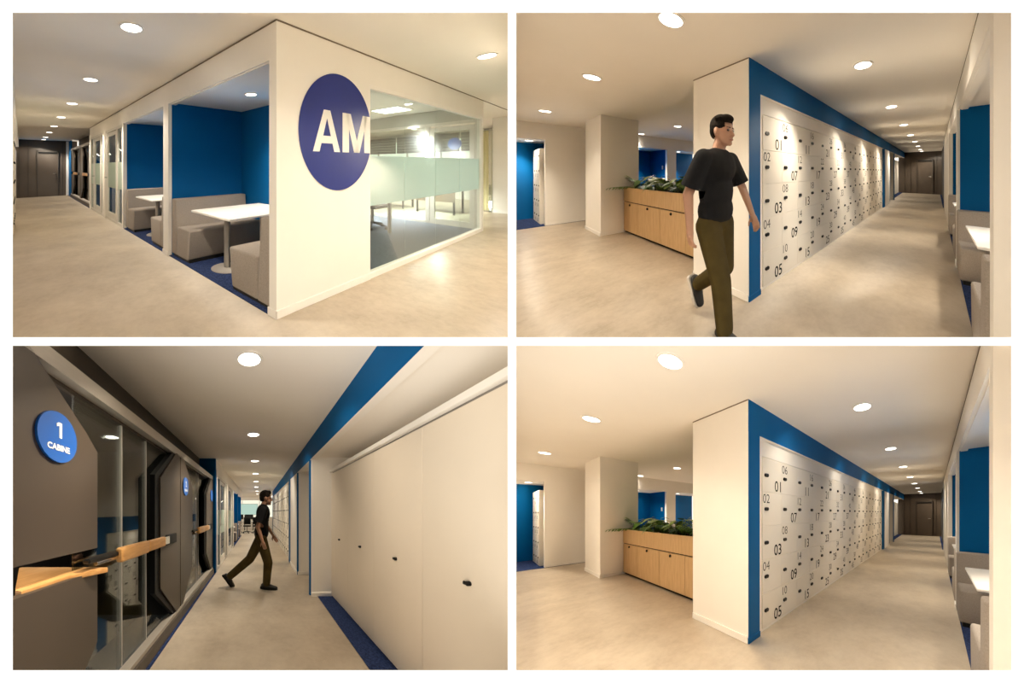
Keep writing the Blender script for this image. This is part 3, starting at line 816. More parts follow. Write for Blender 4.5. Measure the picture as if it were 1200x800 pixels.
    stu(MB().box(0.0, 14.7, -1.95, -1.85, 0, 2.0).box(0, 14.7, -1.9, -1.77, 2.19, 2.53).build('wall_left', 'wall', fr, clip=cl))
    fc = fr.sub(lambda d, c, z: (14.4 - d, 0.075 + c, z))
    cb = cabin(fc, R, 0.5, 3.2, (0.62, 1.547, True), [1.97, 2.36], 2.45, f'farther dark brown glazed cabin at the corridor end, {V}')
    grip(fc, R, cb, 1.4, 3.0)
    cb = cabin(fc, R, 3.2, 5.55, (3.25, 3.80, False), [4.35, 4.62], 4.70, f'nearer dark brown glazed cabin beside the white office fronts, {V}')
    grip(fc, R, cb, 3.7, 5.3)
    stu(MB().box(13.9, 14.7, 0.055, 0.1, 0, 2.5).build('wall_blue_end', 'blue', fr, clip=cl))
    stu(MB().box(14.66, 14.7, -0.05, 0.05, 0, 2.5).build('trim_end', 'trim', fr, clip=cl))
    stu(MB().box(8.8, 14.7, 0.0, 0.03, 0.0005, 0.006).build('floor_carpet_strip', 'carpet', fr, clip=cl))
    corridor_lights(fr, R, [0.888 + 2 * k for k in range(7)] + [14.25], -0.92)
    downlight(fr, -0.81, 2.47, 2.52, f'round recessed ceiling lamp at upper right near the glass wall, {V}', 'hall lamps')
    downlight(fr, -0.9, 0.55, 2.52, 'round recessed ceiling lamp above the picture edge, ' + V, 'hall lamps')

def swivel_chair(fr, label, cl):
    t = thing('swivel_chair', label, 'chair', fr, (0, 0, 0))
    MB().box(-0.24, 0.24, -0.24, 0.24, 0.42, 0.50, 0.03, 3).build('seat', 'black', fr, t, clip=cl, smooth=True)
    MB().box(-0.22, 0.22, 0.20, 0.26, 0.55, 1.0, 0.025, 3).build('backrest', 'black', fr, t, clip=cl, smooth=True)
    MB().cyl((0, 0), 0.03, 2, 0.10, 0.42, 12).build('column', 'grey', fr, t, clip=cl, smooth=True)
    for k in range(5):
        g = 2 * PI * k / 5 + 0.5
        c, s = math.cos(g), math.sin(g)
        MB().cone((0, 0, 0.12), 0.025, (0.28 * c, 0.28 * s, 0.075), 0.014, 8).build('spoke', 'black', fr, t, clip=cl, smooth=True)
        MB().cyl((0.29 * c, 0.03), 0.03, 1, 0.29 * s - 0.02, 0.29 * s + 0.02, 14).build('castor', 'black', fr, t, clip=cl, smooth=True)
    return t

# ------------------------------------------------------------ plants
def leaf(mb, base, d, up, L, W, droop):
    d = Vector(d).normalized(); up = Vector(up)
    side = d.cross(up).normalized()
    n = 5
    prev = None
    for i in range(n + 1):
        s = i / n
        p = Vector(base) + d * (L * s) + Vector((0, 0, -droop * s * s * L))
        w = W * math.sin(PI * min(1, 0.06 + 0.94 * s)) ** 0.8 * (1 - 0.25 * s)
        row = (mb.bm.verts.new(p - side * w + Vector((0, 0, 0.12 * w))), mb.bm.verts.new(p), mb.bm.verts.new(p + side * w + Vector((0, 0, 0.12 * w))))
        if prev:
            mb.bm.faces.new((prev[0], prev[1], row[1], row[0])); mb.bm.faces.new((prev[1], prev[2], row[2], row[1]))
        prev = row

def frond(mb, base, ang, L, rise, droop, wl, rng):
    c, s = math.cos(ang), math.sin(ang)
    pts = []
    n = 9
    for i in range(n + 1):
        q = i / n
        pts.append(Vector((base[0] + c * L * q, base[1] + s * L * q, base[2] + rise * q * 2 - droop * q * q)))
    mb.tube(pts, 0.0035, 4)
    for i in range(2, n + 1):
        dirv = (pts[i] - pts[i - 1]).normalized()
        side = Vector((-s, c, 0))
        k = wl * (0.5 + math.sin(PI * i / (n + 1)) * 0.7)
        for sg in (-1, 1):
            leaf(mb, pts[i], side * sg + dirv * 0.7 + Vector((0, 0, -0.25)), (0, 0, 1), k, k * 0.17, 0.4)
    leaf(mb, pts[-1], (pts[-1] - pts[-2]), (0, 0, 1), wl * 0.7, wl * 0.12, 0.3)

def plants(fr, R, base_z, spots):
    V = R.name
    for i, (x, y, kind) in enumerate(spots):
        rng = random.Random(40 + i)
        f2 = fr.sub(lambda p, q, z, x=x, y=y: (x + p, y + q, base_z + z))
        nm = {'fern': 'arching fern', 'broad': 'broad-leaved green plant'}[kind]
        t = thing('fern' if kind == 'fern' else 'leafy_plant', f'{nm}, {order(i)} from the left in the oak planter, {V}', 'plant', f2, (0, 0, 0), 'plants in the oak planter')
        if kind == 'fern':
            for k in range(11):
                g = 2 * PI * k / 11 + rng.uniform(-0.3, 0.3)
                mb = MB()
                frond(mb, (0, 0, -0.03), g, rng.uniform(0.22, 0.36), rng.uniform(0.16, 0.27), rng.uniform(0.14, 0.30), rng.uniform(0.09, 0.13), rng)
                mb.build('frond', rng.choice(['leaf1', 'leaf2', 'leaf3']), f2, t, smooth=True)
        else:
            for k in range(20):
                g = 2 * PI * k / 20 * 2.4 + rng.uniform(-0.3, 0.3)
                c, s = math.cos(g), math.sin(g)
                r1, h = rng.uniform(0.04, 0.17), rng.uniform(0.07, 0.30)
                mb = MB().tube([(0, 0, -0.04), (c * r1 * 0.6, s * r1 * 0.6, h * 0.7), (c * r1, s * r1, h)], 0.004, 4)
                leaf(mb, (c * r1, s * r1, h), (c, s, rng.uniform(-0.4, 0.35)), (0, 0, 1), rng.uniform(0.15, 0.24), rng.uniform(0.05, 0.085), rng.uniform(0.1, 0.6))
                mb.build('leaf', rng.choice(['leaf1', 'leaf2', 'leaf2', 'leaf1']), f2, t, smooth=True)
        if i == 0:
            for g, L in ((2.76, 0.56), (2.62, 0.44)):
                mb = MB()
                frond(mb, (-0.05, 0, 0.02), g, L, 0.07, 0.12, 0.085, rng)
                mb.build('frond', 'leaf1', f2, t, smooth=True)

# ------------------------------------------------------------ people
def voxel(mb, size, smooth_it=4):
    me = bpy.data.meshes.new('tmp_body'); mb.bm.to_mesh(me); mb.bm.free()
    ob = bpy.data.objects.new('tmp_body', me); COL.objects.link(ob)
    r = ob.modifiers.new('r', 'REMESH'); r.mode = 'VOXEL'; r.voxel_size = size
    s = ob.modifiers.new('s', 'SMOOTH'); s.iterations = smooth_it; s.factor = 0.5
    dg = bpy.context.evaluated_depsgraph_get(); dg.update()
    m2 = bpy.data.meshes.new_from_object(ob.evaluated_get(dg))
    out = MB(); out.bm.from_mesh(m2)
    bpy.data.objects.remove(ob); bpy.data.meshes.remove(me); bpy.data.meshes.remove(m2)
    return out

def hand(mb, wrist, d, palm_n, thumb_side, k=1.0):
    d = Vector(d).normalized(); pn = Vector(palm_n).normalized(); sd = d.cross(pn).normalized() * thumb_side
    w = Vector(wrist)
    mb.cone(w, 0.026 * k, w + d * 0.04, 0.028 * k, 10)
    for q in (-0.022, -0.007, 0.008, 0.022):
        mb.cone(w + d * 0.03 + sd * q * 0.8, 0.015, w + d * 0.085 + sd * q, 0.0125, 8)
    for q, L in ((0.028, 0.070), (0.0095, 0.080), (-0.0095, 0.074), (-0.027, 0.058)):
        p0 = w + d * 0.088 + sd * q
        p1 = p0 + (d * 0.92 + pn * 0.28).normalized() * L * 0.45
        p2 = p1 + (d * 0.75 + pn * 0.65).normalized() * L * 0.32
        p3 = p2 + (d * 0.45 + pn * 0.9).normalized() * L * 0.25
        mb.cone(p0, 0.0095, p1, 0.009, 8); mb.cone(p1, 0.009, p2, 0.0082, 8); mb.cone(p2, 0.0082, p3, 0.0072, 8)
    t0 = w + d * 0.03 + sd * 0.026
    t1 = t0 + (sd * 0.75 + d * 0.65 + pn * 0.2).normalized() * 0.038
    t2 = t1 + (sd * 0.3 + d * 0.9 + pn * 0.35).normalized() * 0.03
    mb.cone(t0, 0.0125, t1, 0.0105, 8); mb.cone(t1, 0.0105, t2, 0.009, 8)

def person(fr, J, label, shoe='sole'):
    """J: joints in the person's own metres (x forward, y left, z up)."""
    t = thing('person', label, 'person', fr, (0, 0, 0))
    V3 = Vector
    neck, head = V3(J['neck']), V3(J['head'])
    # body: head, neck, torso core, arms, hands, legs - one continuous surface
    b = MB()
    b.cone(J['pelvis'], 0.10, J['waist'], 0.085).cone(J['waist'], 0.085, J['chest'], 0.085)
    b.cone(J['chest'], 0.075, neck, 0.056).cone(neck, 0.055, head + V3((-0.012, 0, -0.06)), 0.055)
    for s in 'lr':
        b.cone(J['chest'], 0.06, J['sh_' + s], 0.05).cone(J['sh_' + s], 0.050, J['el_' + s], 0.039).cone(J['el_' + s], 0.040, J['wr_' + s], 0.026)
        d = V3(J['wr_' + s]) - V3(J['el_' + s])
        hand(b, J['wr_' + s], d, (0.25, -1 if s == 'l' else 1, 0), (1 if s == 'l' else -1), 1.0)
        b.cone(J['pelvis'], 0.08, J['hip_' + s], 0.085).cone(J['hip_' + s], 0.082, J['kn_' + s], 0.055).cone(J['kn_' + s], 0.055, J['an_' + s], 0.036)
    # head
    b.ell(head + V3((-0.008, 0, 0.028)), (0.098, 0.078, 0.105), 20, 14)
    b.ell(head + V3((0.028, 0, -0.045)), (0.066, 0.060, 0.075), 16, 12)
    b.cone(head + V3((0.070, 0, -0.098)), 0.024, head + V3((0.045, 0, -0.085)), 0.04)
    b.cone(head + V3((0.088, 0, 0.008)), 0.009, head + V3((0.108, 0, -0.034)), 0.014)
    for s in (-1, 1):
        b.ell(head + V3((0.100, 0.013 * s, -0.040)), (0.010, 0.010, 0.009), 8, 6)
        b.ell(head + V3((-0.005, 0.080 * s, -0.005)), (0.020, 0.010, 0.034), 10, 8)
        b.ell(head + V3((0.078, 0.032 * s, 0.022)), (0.014, 0.024, 0.009), 10, 8)
    body = voxel(b, 0.0075, 3).build('body', 'skin', fr, t, smooth=True)
    for s in (-1, 1):
        MB().ell(head + V3((0.081, 0.030 * s, 0.004)), (0.012, 0.013, 0.0085), 10, 8).build('eye', 'eye', fr, t, smooth=True)
        MB().cone(head + V3((0.090, 0.016 * s, 0.027)), 0.0045, head + V3((0.080, 0.046 * s, 0.026)), 0.0035, 6).build('eyebrow', 'hair', fr, t, smooth=True)
    MB().ell(head + V3((0.091, 0, -0.070)), (0.010, 0.024, 0.0075), 10, 8).build('mouth', 'lip', fr, t, smooth=True)
    h = MB()
    h.ell(head + V3((-0.014, 0, 0.050)), (0.104, 0.085, 0.100), 20, 14)
    h.ell(head + V3((-0.050, 0, 0.010)), (0.066, 0.074, 0.085), 16, 12)
    h.ell(head + V3((0.045, 0, 0.105)), (0.055, 0.066, 0.038), 14, 10)
    for k in range(14):
        g = rndp.uniform(0, 2 * PI); q = rndp.uniform(0.02, 0.075)
        h.ell(head + V3((q * math.cos(g) + 0.005, q * math.sin(g), 0.128 - q * 0.35)), (0.024, 0.022, 0.020), 8, 6)
    hh = voxel(h, 0.008, 2)
    dele = [v for v in hh.bm.verts if (v.co.x > head.x + 0.066 and v.co.z < head.z + 0.062) or v.co.z < head.z - 0.055 or (v.co.x > head.x - 0.03 and v.co.z < head.z + 0.015)]
    bmesh.ops.delete(hh.bm, geom=dele, context='VERTS')
    hh.build('hair', 'hair', fr, t, smooth=True)
    # T-shirt
    s_ = MB()
    ch, wa, pe = V3(J['chest']), V3(J['waist']), V3(J['pelvis'])
    s_.ell(ch + V3((0, 0, 0.02)), (0.125, 0.19, 0.17)).ell(wa + V3((0, 0, 0.06)), (0.125, 0.172, 0.22))
    s_.ell(wa + V3((-0.005, 0, -0.10)), (0.130, 0.175, 0.16))
    for s in 'lr':
        sh, el = V3(J['sh_' + s]), V3(J['el_' + s])
        s_.cone(ch + V3((0, 0, 0.10)), 0.075, sh + V3((0, 0, 0.0)), 0.070).cone(sh, 0.074, sh.lerp(el, 0.82), 0.082)
    sv = voxel(s_, 0.010, 6)
    for s in 'lr':                            # open cuffs
        sh, el = V3(J['sh_' + s]), V3(J['el_' + s])
        ax = (el - sh).normalized(); ln = (el - sh).length
        fs = [f for f in sv.bm.faces if (f.calc_center_median() - sh).dot(ax) > 0.45 * ln
              and ((f.calc_center_median() - sh) - ax * (f.calc_center_median() - sh).dot(ax)).length < 0.105]
        gs = set(fs)
        for f in fs: gs.update(f.edges); gs.update(f.verts)
        bmesh.ops.bisect_plane(sv.bm, geom=list(gs), plane_co=sh + ax * (0.80 * ln), plane_no=ax, clear_outer=True)
    hem = pe.z - 0.015
    bmesh.ops.bisect_plane(sv.bm, geom=sv.bm.verts[:] + sv.bm.edges[:] + sv.bm.faces[:], plane_co=(0, 0, hem), plane_no=(0, 0, -1), clear_outer=True)
    sv.build('t_shirt', 'shirt', fr, t, smooth=True)
    # trousers
    p_ = MB()
    p_.ell(pe + V3((0, 0, 0.03)), (0.122, 0.165, 0.13)).cone(pe, 0.115, wa + V3((0, 0, -0.08)), 0.110)
    for s in 'lr':
        hp, kn, an = V3(J['hip_' + s]), V3(J['kn_' + s]), V3(J['an_' + s])
        p_.cone(hp, 0.105, kn, 0.082).cone(kn, 0.082, kn.lerp(an, 0.93), 0.068)
    voxel(p_, 0.010, 5).build('trousers', 'olive', fr, t, smooth=True)
    # shoes
    for s in 'lr':
        an, toe = V3(J['an_' + s]), V3(J['toe_' + s])
        d = (toe - an); d = V3((d.x, d.y, d.z)).normalized()
        up = V3((0, 0, 1)) if abs(d.z) < 0.9 else V3((1, 0, 0))
        sd = up.cross(d).normalized(); upv = d.cross(sd).normalized()
        heel = an - d * 0.055 - upv * 0.045
        sh = MB()
        sh.cone(heel + upv * 0.025, 0.040, heel + d * 0.13 + upv * 0.022, 0.045).cone(heel + d * 0.13 + upv * 0.018, 0.045, heel + d * 0.225 + upv * 0.012, 0.036)
        sh.cone(an - upv * 0.01, 0.046, heel + d * 0.09 + upv * 0.03, 0.045)
        up_ = voxel(sh, 0.009, 3)
        bmesh.ops.bisect_plane(up_.bm, geom=up_.bm.verts[:] + up_.bm.edges[:] + up_.bm.faces[:], plane_co=heel - upv * 0.012, plane_no=-upv, clear_outer=True)
        o = up_.build('shoe', 'shoe', fr, t, smooth=True)
        so = MB()
        prof = [(-0.045, 0.030), (-0.03, 0.042), (0.08, 0.040), (0.15, 0.048), (0.22, 0.042), (0.262, 0.018)]
        L = [heel + d * x + sd * y - upv * 0.034 for x, y in prof] + [heel + d * x - sd * y - upv * 0.034 for x, y in reversed(prof)]
        tm = bmesh.new()
        A = [tm.verts.new(p) for p in L]; B = [tm.verts.new(p + upv * 0.030) for p in L]
        tm.faces.new(A); tm.faces.new(B[::-1])
        for i in range(len(L)): tm.faces.new((A[i], B[i], B[(i + 1) % len(L)], A[(i + 1) % len(L)]))
        so._merge(tm)
        so.build('sole', shoe, fr, o)
    return t
rndp = random.Random(5)

# ------------------------------------------------------------ RIGHT: lockers, planter, far booths
def right_view(R, man):
    V = R.name; fr = Fr(R); cl = clips(R)
    fl = fr.sub(lambda a, b2, z: (a, -1.77 - b2, z))
    shell(fr, R, -4.0, 14.76, -8.5, 1.6)
    opposite_side(fr, R, (0, 17))
    for k, (x0, x1) in enumerate(((10.40, 11.5), (11.5, 12.6), (12.6, 14.6))):
        t = thing('tall_cupboard', f'{order(k)} pale cupboard in the alcove before the dark end wall, {V}', 'cupboard', fr, (x0, -2.1, 0), 'alcove cupboards')
        MB().box(x0, x1 - 0.004, -2.49, -2.1, 0.02, 1.99).build('body', 'locker', fr, t)
        MB().box(x0 + 0.004, x1 - 0.008, -2.1, -2.085, 0.03, 1.96).build('door', 'locker', fr, t)
    end_wall(fr, R)
    booths(fr, R, shift=-0.05)
    stu(MB().box(2.40, 2.55, -0.012, 0.04, 0, 2.21).box(4.82, 4.92, -0.012, 0.06, 0, 2.21).build('trim_pillar', 'wall', fr, clip=cl))
    stu(MB().box(2.39, 2.56, -0.024, 0.0, 0, 0.07).box(4.81, 4.93, -0.024, 0.0, 0, 0.07).build('baseboard_pillar', 'trim', fr, clip=cl))
    stu(MB().box(0.0, 0.107, 0.0, 1.395, 0, 2.53).build('wall_corner', 'wall', fr, clip=cl))
    stu(MB().box(4.9, 8.80, 0.0, 0.1, 2.2, 2.53).build('wall_header', 'wall', fr, clip=cl))
    stu(MB().box(4.92, 8.8, 0.0, 0.08, 0, 2.2).build('wall_office_front', 'frame', fr, clip=cl))
    t = MB().box(8.8, 14.7, 0.04, 0.12, 0, 2.5).build('wall_cabins', 'dark', fr, clip=cl); stu(t)
    stu(MB().box(8.86, 8.95, -0.004, 0.08, 0, 2.5).build('trim_blue', 'blue', fr, clip=cl))
    stu(MB().box(8.8, 14.7, -0.03, 0.04, 0.0005, 0.006).build('floor_carpet_strip', 'carpet', fr, clip=cl))
    stu(MB().box(-0.006, -0.003, -2.72, -1.775, 2.508, 2.52).box(0.0, 8.78, -0.003, 0.0, 2.506, 2.52).build('trim_shadow_line', 'shade', fr))  # shadow line under the ceiling, put in as dark strips
    # hall to the left: slim column, far wall with its openings
    stu(MB().box(-0.125, 0.62, 3.97, 4.99, 0, 2.53).build('wall_slim_column', 'wall', fl, clip=cl))
    stu(MB().box(-0.138, 0.63, 3.957, 5.0, 0, 0.07).build('baseboard_slim_column', 'trim', fl, clip=cl))
    FW = 6.1
    stu(MB().box(-4, -1.6, FW, FW + 0.12, 0, 2.53).box(-1.6, -0.655, FW, FW + 0.12, 2.12, 2.53).box(-0.655, 1.20, FW, FW + 0.12, 0, 2.53)
        .box(1.2, 5.0, FW, FW + 0.12, 2.12, 2.53).box(2.50, 2.85, FW, FW + 0.12, 0, 2.12).box(4.6, 5.0, FW, FW + 0.12, 0, 2.12).build('wall_far', 'wall', fl, clip=cl))
    stu(MB().box(-0.655, 1.20, FW - 0.014, FW, 0, 0.07).build('baseboard_far', 'trim', fl, clip=cl))
    stu(MB().box(-2.2, 4.6, FW + 1.5, FW + 1.56, 0, 2.53).build('wall_niche_back', 'blue', fl, clip=cl))
    stu(MB().box(0.9, 1.0, FW + 0.12, FW + 1.5, 0, 2.53).box(2.62, 2.72, FW + 0.12, FW + 1.5, 0, 2.53).build('wall_niche_side', 'blue', fl, clip=cl))
    stu(MB().box(-2.2, 4.6, FW + 0.12, FW + 1.5, 2.15, 2.2).build('ceiling_niche', 'ceil', fl, clip=cl))
    stu(MB().box(-2.2, 4.6, FW - 0.02, FW + 1.5, 0.0005, 0.006).build('floor_niche', 'carpet', fl, clip=cl))
    tag(MB().box(2.605, 2.622, FW + 0.50, FW + 0.58, 1.42, 1.56, 0.004, 1).build('wall_switch', 'white', fl, clip=cl), f'small white switch plate on the blue booth wall behind the planter, {V}', 'switch')
    # a locker stack seen through the left doorway
    t = thing('locker_column', f'white lockers edge-on inside the blue doorway at far left, {V}', 'locker', fl, (-0.55, FW + 0.7, 0))
    MB().box(-0.70, -0.3, FW + 0.30, FW + 1.25, 0.0, 1.93).build('carcass', 'locker', fl, t, clip=cl)
    for j in range(5):
        for q in range(3):
            d = MB().box(-0.716, -0.70, FW + 0.31 + 0.31 * q, FW + 0.61 + 0.31 * q, 0.02 + 0.38 * j, 0.39 + 0.38 * j).build('door', 'locker', fl, t, clip=cl)
            MB().cyl((FW + 0.37 + 0.31 * q, 0.22 + 0.38 * j), 0.018, 0, -0.728, -0.716, 10).build('handle', 'black', fl, d, clip=cl)
            MB().text(f'{(4 - j) + 5 * q + 1:02d}', 0.12, lambda x, y, z, q=q, j=j: (-0.7175, FW + 0.53 + 0.31 * q - x, 0.10 + 0.38 * j + y)).build('number', 'inkgrey', fl, d, clip=cl)
    # oak planter cabinet
    t = thing('planter_cabinet', f'oak planter cabinet with a row of doors between two white columns, {V}', 'planter', fl, (0.55, 2.5, 0))
    y0, y1 = 0.96, 3.955
    MB().box(0.34, 0.80, y0, y1, 0.0, 0.045).build('plinth', 'black', fl, t, clip=cl)
    MB().box(0.318, 0.82, y0, y1, 0.045, 0.675).build('body', 'oak', fl, t, clip=cl)
    MB().box(0.315, 0.80, y0, y1, 0.675, 0.692).build('shadow_gap', 'black', fl, t, clip=cl)
    MB().box(0.30, 0.325, y0, y1, 0.692, 0.99).box(0.80, 0.82, y0, y1, 0.692, 0.99).box(0.325, 0.80, y1 - 0.025, y1, 0.692, 0.99).box(0.325, 0.80, y0, y0 + 0.02, 0.692, 0.99).build('planter_box', 'oak', fl, t, clip=cl)
    MB().box(0.325, 0.80, y0 + 0.02, y1 - 0.025, 0.90, 0.95).build('soil', 'soil', fl, t, clip=cl)
    seams = [3.95, 3.257, 2.378, 1.591, 0.965]
    for k, (p1, p0) in enumerate(zip(seams, seams[1:])):
        d = MB().box(0.30, 0.318, p0 + 0.003, p1 - 0.003, 0.05, 0.672, 0.001, 1).build('door', 'oak', fl, t, clip=cl)
        cy = (p0 + p1) / 2 + 0.03
        MB().cyl((cy, 0.625), 0.022, 0, 0.285, 0.301, 14).build('knob', 'black', fl, d, clip=cl)
    plants(fl, R, 0.95, [(0.56, 3.72, 'fern'), (0.54, 3.38, 'broad'), (0.58, 3.02, 'broad'), (0.52, 2.68, 'broad'), (0.58, 2.32, 'fern'), (0.52, 1.98, 'broad'), (0.56, 1.62, 'fern'), (0.52, 1.28, 'broad')])
    corridor_lights(fr, R, [0.888 + 2 * k for k in range(7)] + [14.25], -0.885)
    for lab, a, b2 in (('large, top edge of the picture', -0.80, 0.10), ('second on the left of the ceiling', -0.83, 1.87),
                       ('third on the left of the ceiling', -0.88, 4.50), ('nearer of the two above the planter', 1.51, 3.80), ('farther of the two above the planter', 1.47, 5.80)):
        downlight(fl, a, b2, 2.52, f'round recessed ceiling lamp, {lab}, {V}', 'hall lamps, ' + V, watt=5 if b2 > 5.5 else None)
    for lab, a in (('left doorway', -0.85), ('left far booth', 1.8), ('right far booth', 3.4)):
        downlight(fl, a, FW + 0.75, 2.149, f'round recessed lamp inside the {lab} of the far wall, {V}', 'far booth lamps', watt=LAMP_W * (0.7 if a < 0 else 3), r=0.07)
    if man:
        g = math.radians(-28)
        c, s = math.cos(g), math.sin(g)
        X0, D0 = -0.41, 1.90
        class PF:
            room = R
            def pt(self, p):
                x, y, z = p
                return R.flat(X0 + (c * x - s * y), D0 + (s * x + c * y), z)
            def sub(self, q): raise NotImplementedError
        J = dict(pelvis=(0, 0, 0.95), waist=(0.01, 0, 1.12), chest=(0.03, 0, 1.36), neck=(0.035, 0, 1.54), head=(0.075, 0, 1.675),
                 sh_l=(0.02, 0.185, 1.45), sh_r=(0.04, -0.185, 1.45), el_l=(0.10, 0.27, 1.18), wr_l=(0.22, 0.24, 0.96), el_r=(-0.06, -0.25, 1.17), wr_r=(-0.02, -0.27, 0.92),
                 hip_l=(0, 0.09, 0.90), hip_r=(0, -0.09, 0.90), kn_l=(0.02, 0.10, 0.50), an_l=(-0.30, 0.10, 0.27), toe_l=(-0.22, 0.10, 0.06),
                 kn_r=(0.13, -0.09, 0.48), an_r=(0.17, -0.09, 0.085), toe_r=(0.36, -0.10, 0.055))
        person(PF(), J, f'man in black T-shirt and olive trousers walking past the white column, {V}')

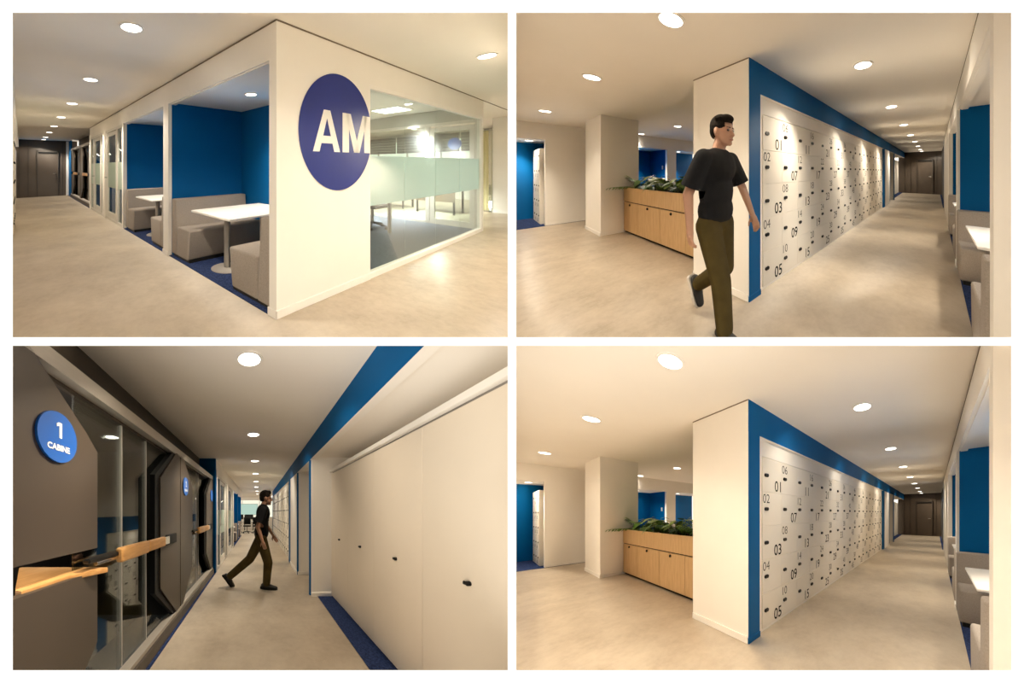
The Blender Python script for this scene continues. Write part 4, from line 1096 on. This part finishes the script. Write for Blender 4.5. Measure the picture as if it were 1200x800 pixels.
# ------------------------------------------------------------ LOWER LEFT: cabins and cupboards
def lower_left():
    R = R3; V = R.name; fr = Fr(R); cl = clips(R)
    stu(MB().box(-9.0, 14.0, -2.5, 6.0, -0.02, 0.0).build('floor', 'floor', fr, clip=clips(R)))
    stu(MB().box(-9.0, 14.0, -1.95, 6.0, 2.52, 2.54).build('ceiling', 'ceil', fr, clip=clips(R)))
    opposite_side(fr, R, (0, 17), numbers=True)
    cupboards(fr, R)
    booths(fr, R)
    offices(fr, R)
    stu(MB().box(8.75, 8.87, 0.0, 0.42, 0, 2.52).build('trim_pillar', 'blue', fr, clip=cl))
    fc = fr.sub(lambda d, c, z: (14.4 - d, 0.075 + c, z))
    cb = cabin(fc, R, 0.3, 3.2, (0.32, 1.547, True), [1.455, 1.97, 2.40], 2.45, f'nearest dark brown glazed cabin with disc sign 1, {V}')
    grip(fc, R, cb, 1.43, 2.99)
    ledge_on = cb
    cb = cabin(fc, R, 3.2, 5.52, (3.22, 3.80, False), [4.38, 4.50], 4.72, f'second dark brown glazed cabin beside the blue pillar, {V}')
    grip(fc, R, cb, 3.75, 5.3)
    disc_sign(fc, R, 1.232, 1.71, 0.122, '1', f'round blue sign reading 1 CABINE on the nearest cabin, {V}')
    disc_sign(fc, R, 3.42, 1.69, 0.122, '2', f'round blue sign on the second cabin, left of its glass, {V}')
    disc_sign(fc, R, 5.34, 1.69, 0.122, None, f'round blue sign beside the blue pillar, {V}')
    # triangular wooden ledge through the slot
    X = lambda x: -0.925 - 0.075 - x           # c of a plan X
    led = [(1.085, X(-1.02)), (1.10, X(-1.06)), (1.54, X(-1.46)), (1.56, X(-1.46)), (1.56, X(-0.93)), (1.545, X(-0.92)), (1.35, X(-1.015)), (1.1, X(-1.016))]
    MB().prism(led, 2, 0.975, 1.004, 0.004).build('wooden_ledge', 'beech', fc, ledge_on, clip=cl, smooth=True)
    downlight(fc, 1.2, 0.5, 2.098, f'added small lamp in the nearest cabin, unseen behind its panel, {V}', 'cabin lamps', watt=9, r=0.06)  # unseen lamp added to light the wooden ledge
    downlight(fc, 2.51, 0.45, 2.098, f'small round lamp in the ceiling of the nearest cabin, {V}', 'cabin lamps', watt=8, r=0.06)
    stu(MB().box(8.87, 14.2, -0.002, 0.04, 0.0005, 0.006).build('floor_carpet_strip', 'carpet', fr, clip=cl))
    # far open office
    stu(MB().box(-6.0, -5.9, -3, 6, 0, 0.9).box(-6.0, -5.9, -3, 6, 2.35, 2.53).build('wall_window', 'wall', fr, clip=cl))
    wn = stu(MB().box(-6.0, -5.95, -3, 6, 0.9, 0.95).box(-6.0, -5.95, -3, 6, 2.3, 2.35).build('window_1', 'frame', fr, clip=cl))
    for k in range(6):
        MB().box(-6.0, -5.95, -2.5 + 1.4 * k, -2.45 + 1.4 * k, 0.95, 2.3).build('mullion', 'frame', fr, wn, clip=cl)
        MB().box(-5.98, -5.975, -2.45 + 1.4 * k, -1.1 + 1.4 * k, 0.95, 2.3).build('pane', 'glass', fr, wn, clip=cl)
    stu(MB().box(-5.9, 0, -2.6, -2.5, 0, 2.53).build('wall_right', 'wall', fr, clip=cl))
    tv = thing('wall_screen', f'pale green lit screen at the far end of the corridor, {V}', 'screen', fr, (-4.0, -0.4, 0))
    MB().box(-4.05, -4.0, -0.95, 0.35, 1.12, 1.95).build('screen_frame', 'frame', fr, tv, clip=cl)
    MB().box(-4.0, -3.995, -0.92, 0.32, 1.15, 1.92).build('screen_panel', 'screen', fr, tv, clip=cl)
    MB().box(-4.04, -4.0, -0.6, -0.55, 0, 1.12).box(-4.04, -4.0, 0.0, 0.05, 0, 1.12).build('stand', 'black', fr, tv, clip=cl)
    t = thing('work_desk', f'white topped work desk at the far end of the corridor, {V}', 'desk', fr, (-2.4, -0.3, 0))
    MB().box(-2.8, -2.0, -1.0, 0.7, 0.70, 0.74).build('desk_top', 'table', fr, t, clip=cl)
    for lx in (-2.78, -2.06):
        for ly in (-0.98, 0.63):
            MB().box(lx, lx + 0.05, ly, ly + 0.05, 0, 0.70).build('leg', 'black', fr, t, clip=cl)
    for k, (y, nm) in enumerate(((0.35, 'left'), (-0.25, 'middle'), (-0.85, 'right'))):
        swivel_chair(fr.sub(lambda p, q, z, y=y: (-1.6 - q, y + p, z)), f'{nm} black swivel chair at the far work desk, {V}', cl)
    for k, y in enumerate((-0.35, 0.3)):
        t = thing('monitor', f'{("right", "left")[k]} black monitor on the far work desk, {V}', 'monitor', fr, (-2.4, y, 0.74), 'desk monitors')
        MB().box(-2.42, -2.38, y - 0.27, y + 0.27, 0.86, 1.18, 0.006, 1).build('display', 'black', fr, t, clip=cl)
        MB().box(-2.42, -2.40, y - 0.03, y + 0.03, 0.75, 0.9).box(-2.5, -2.32, y - 0.12, y + 0.12, 0.74, 0.755).build('stand', 'black', fr, t, clip=cl)
    corridor_lights(fr, R, [12.47, 10.59, 8.62, 6.7, 4.7, 2.6], -0.86)
    for k, (x, y) in enumerate(((0.3, -0.9), (-2.0, 1.2), (-2.0, -0.9))):
        downlight(fr, x, y, 2.52, f'round recessed lamp over the far open office, {("front", "left", "right")[k]}, {V}', 'far office lamps')
    class PF:
        room = R
        def pt(self, p):
            x, y, z = p
            return R.flat(0.06 + x, 4.45 + y, z)
    J = dict(pelvis=(0, 0, 0.93), waist=(0.01, 0, 1.09), chest=(0.035, 0, 1.30), neck=(0.045, 0, 1.46), head=(0.085, 0, 1.585),
             sh_l=(0.02, 0.175, 1.38), sh_r=(0.05, -0.175, 1.38), el_l=(0.09, 0.24, 1.12), wr_l=(0.22, 0.22, 0.92), el_r=(-0.06, -0.23, 1.10), wr_r=(0.02, -0.24, 0.86),
             hip_l=(0, 0.085, 0.88), hip_r=(0, -0.085, 0.88), kn_l=(-0.20, 0.09, 0.50), an_l=(-0.58, 0.09, 0.17), toe_l=(-0.46, 0.09, 0.01),
             kn_r=(0.12, -0.085, 0.47), an_r=(0.09, -0.085, 0.085), toe_r=(0.28, -0.09, 0.055))
    person(PF(), J, f'man in black T-shirt and olive trousers striding across the corridor, {V}', shoe='black')

upper_left()
right_view(R2, True)
right_view(R4, False)
lower_left()
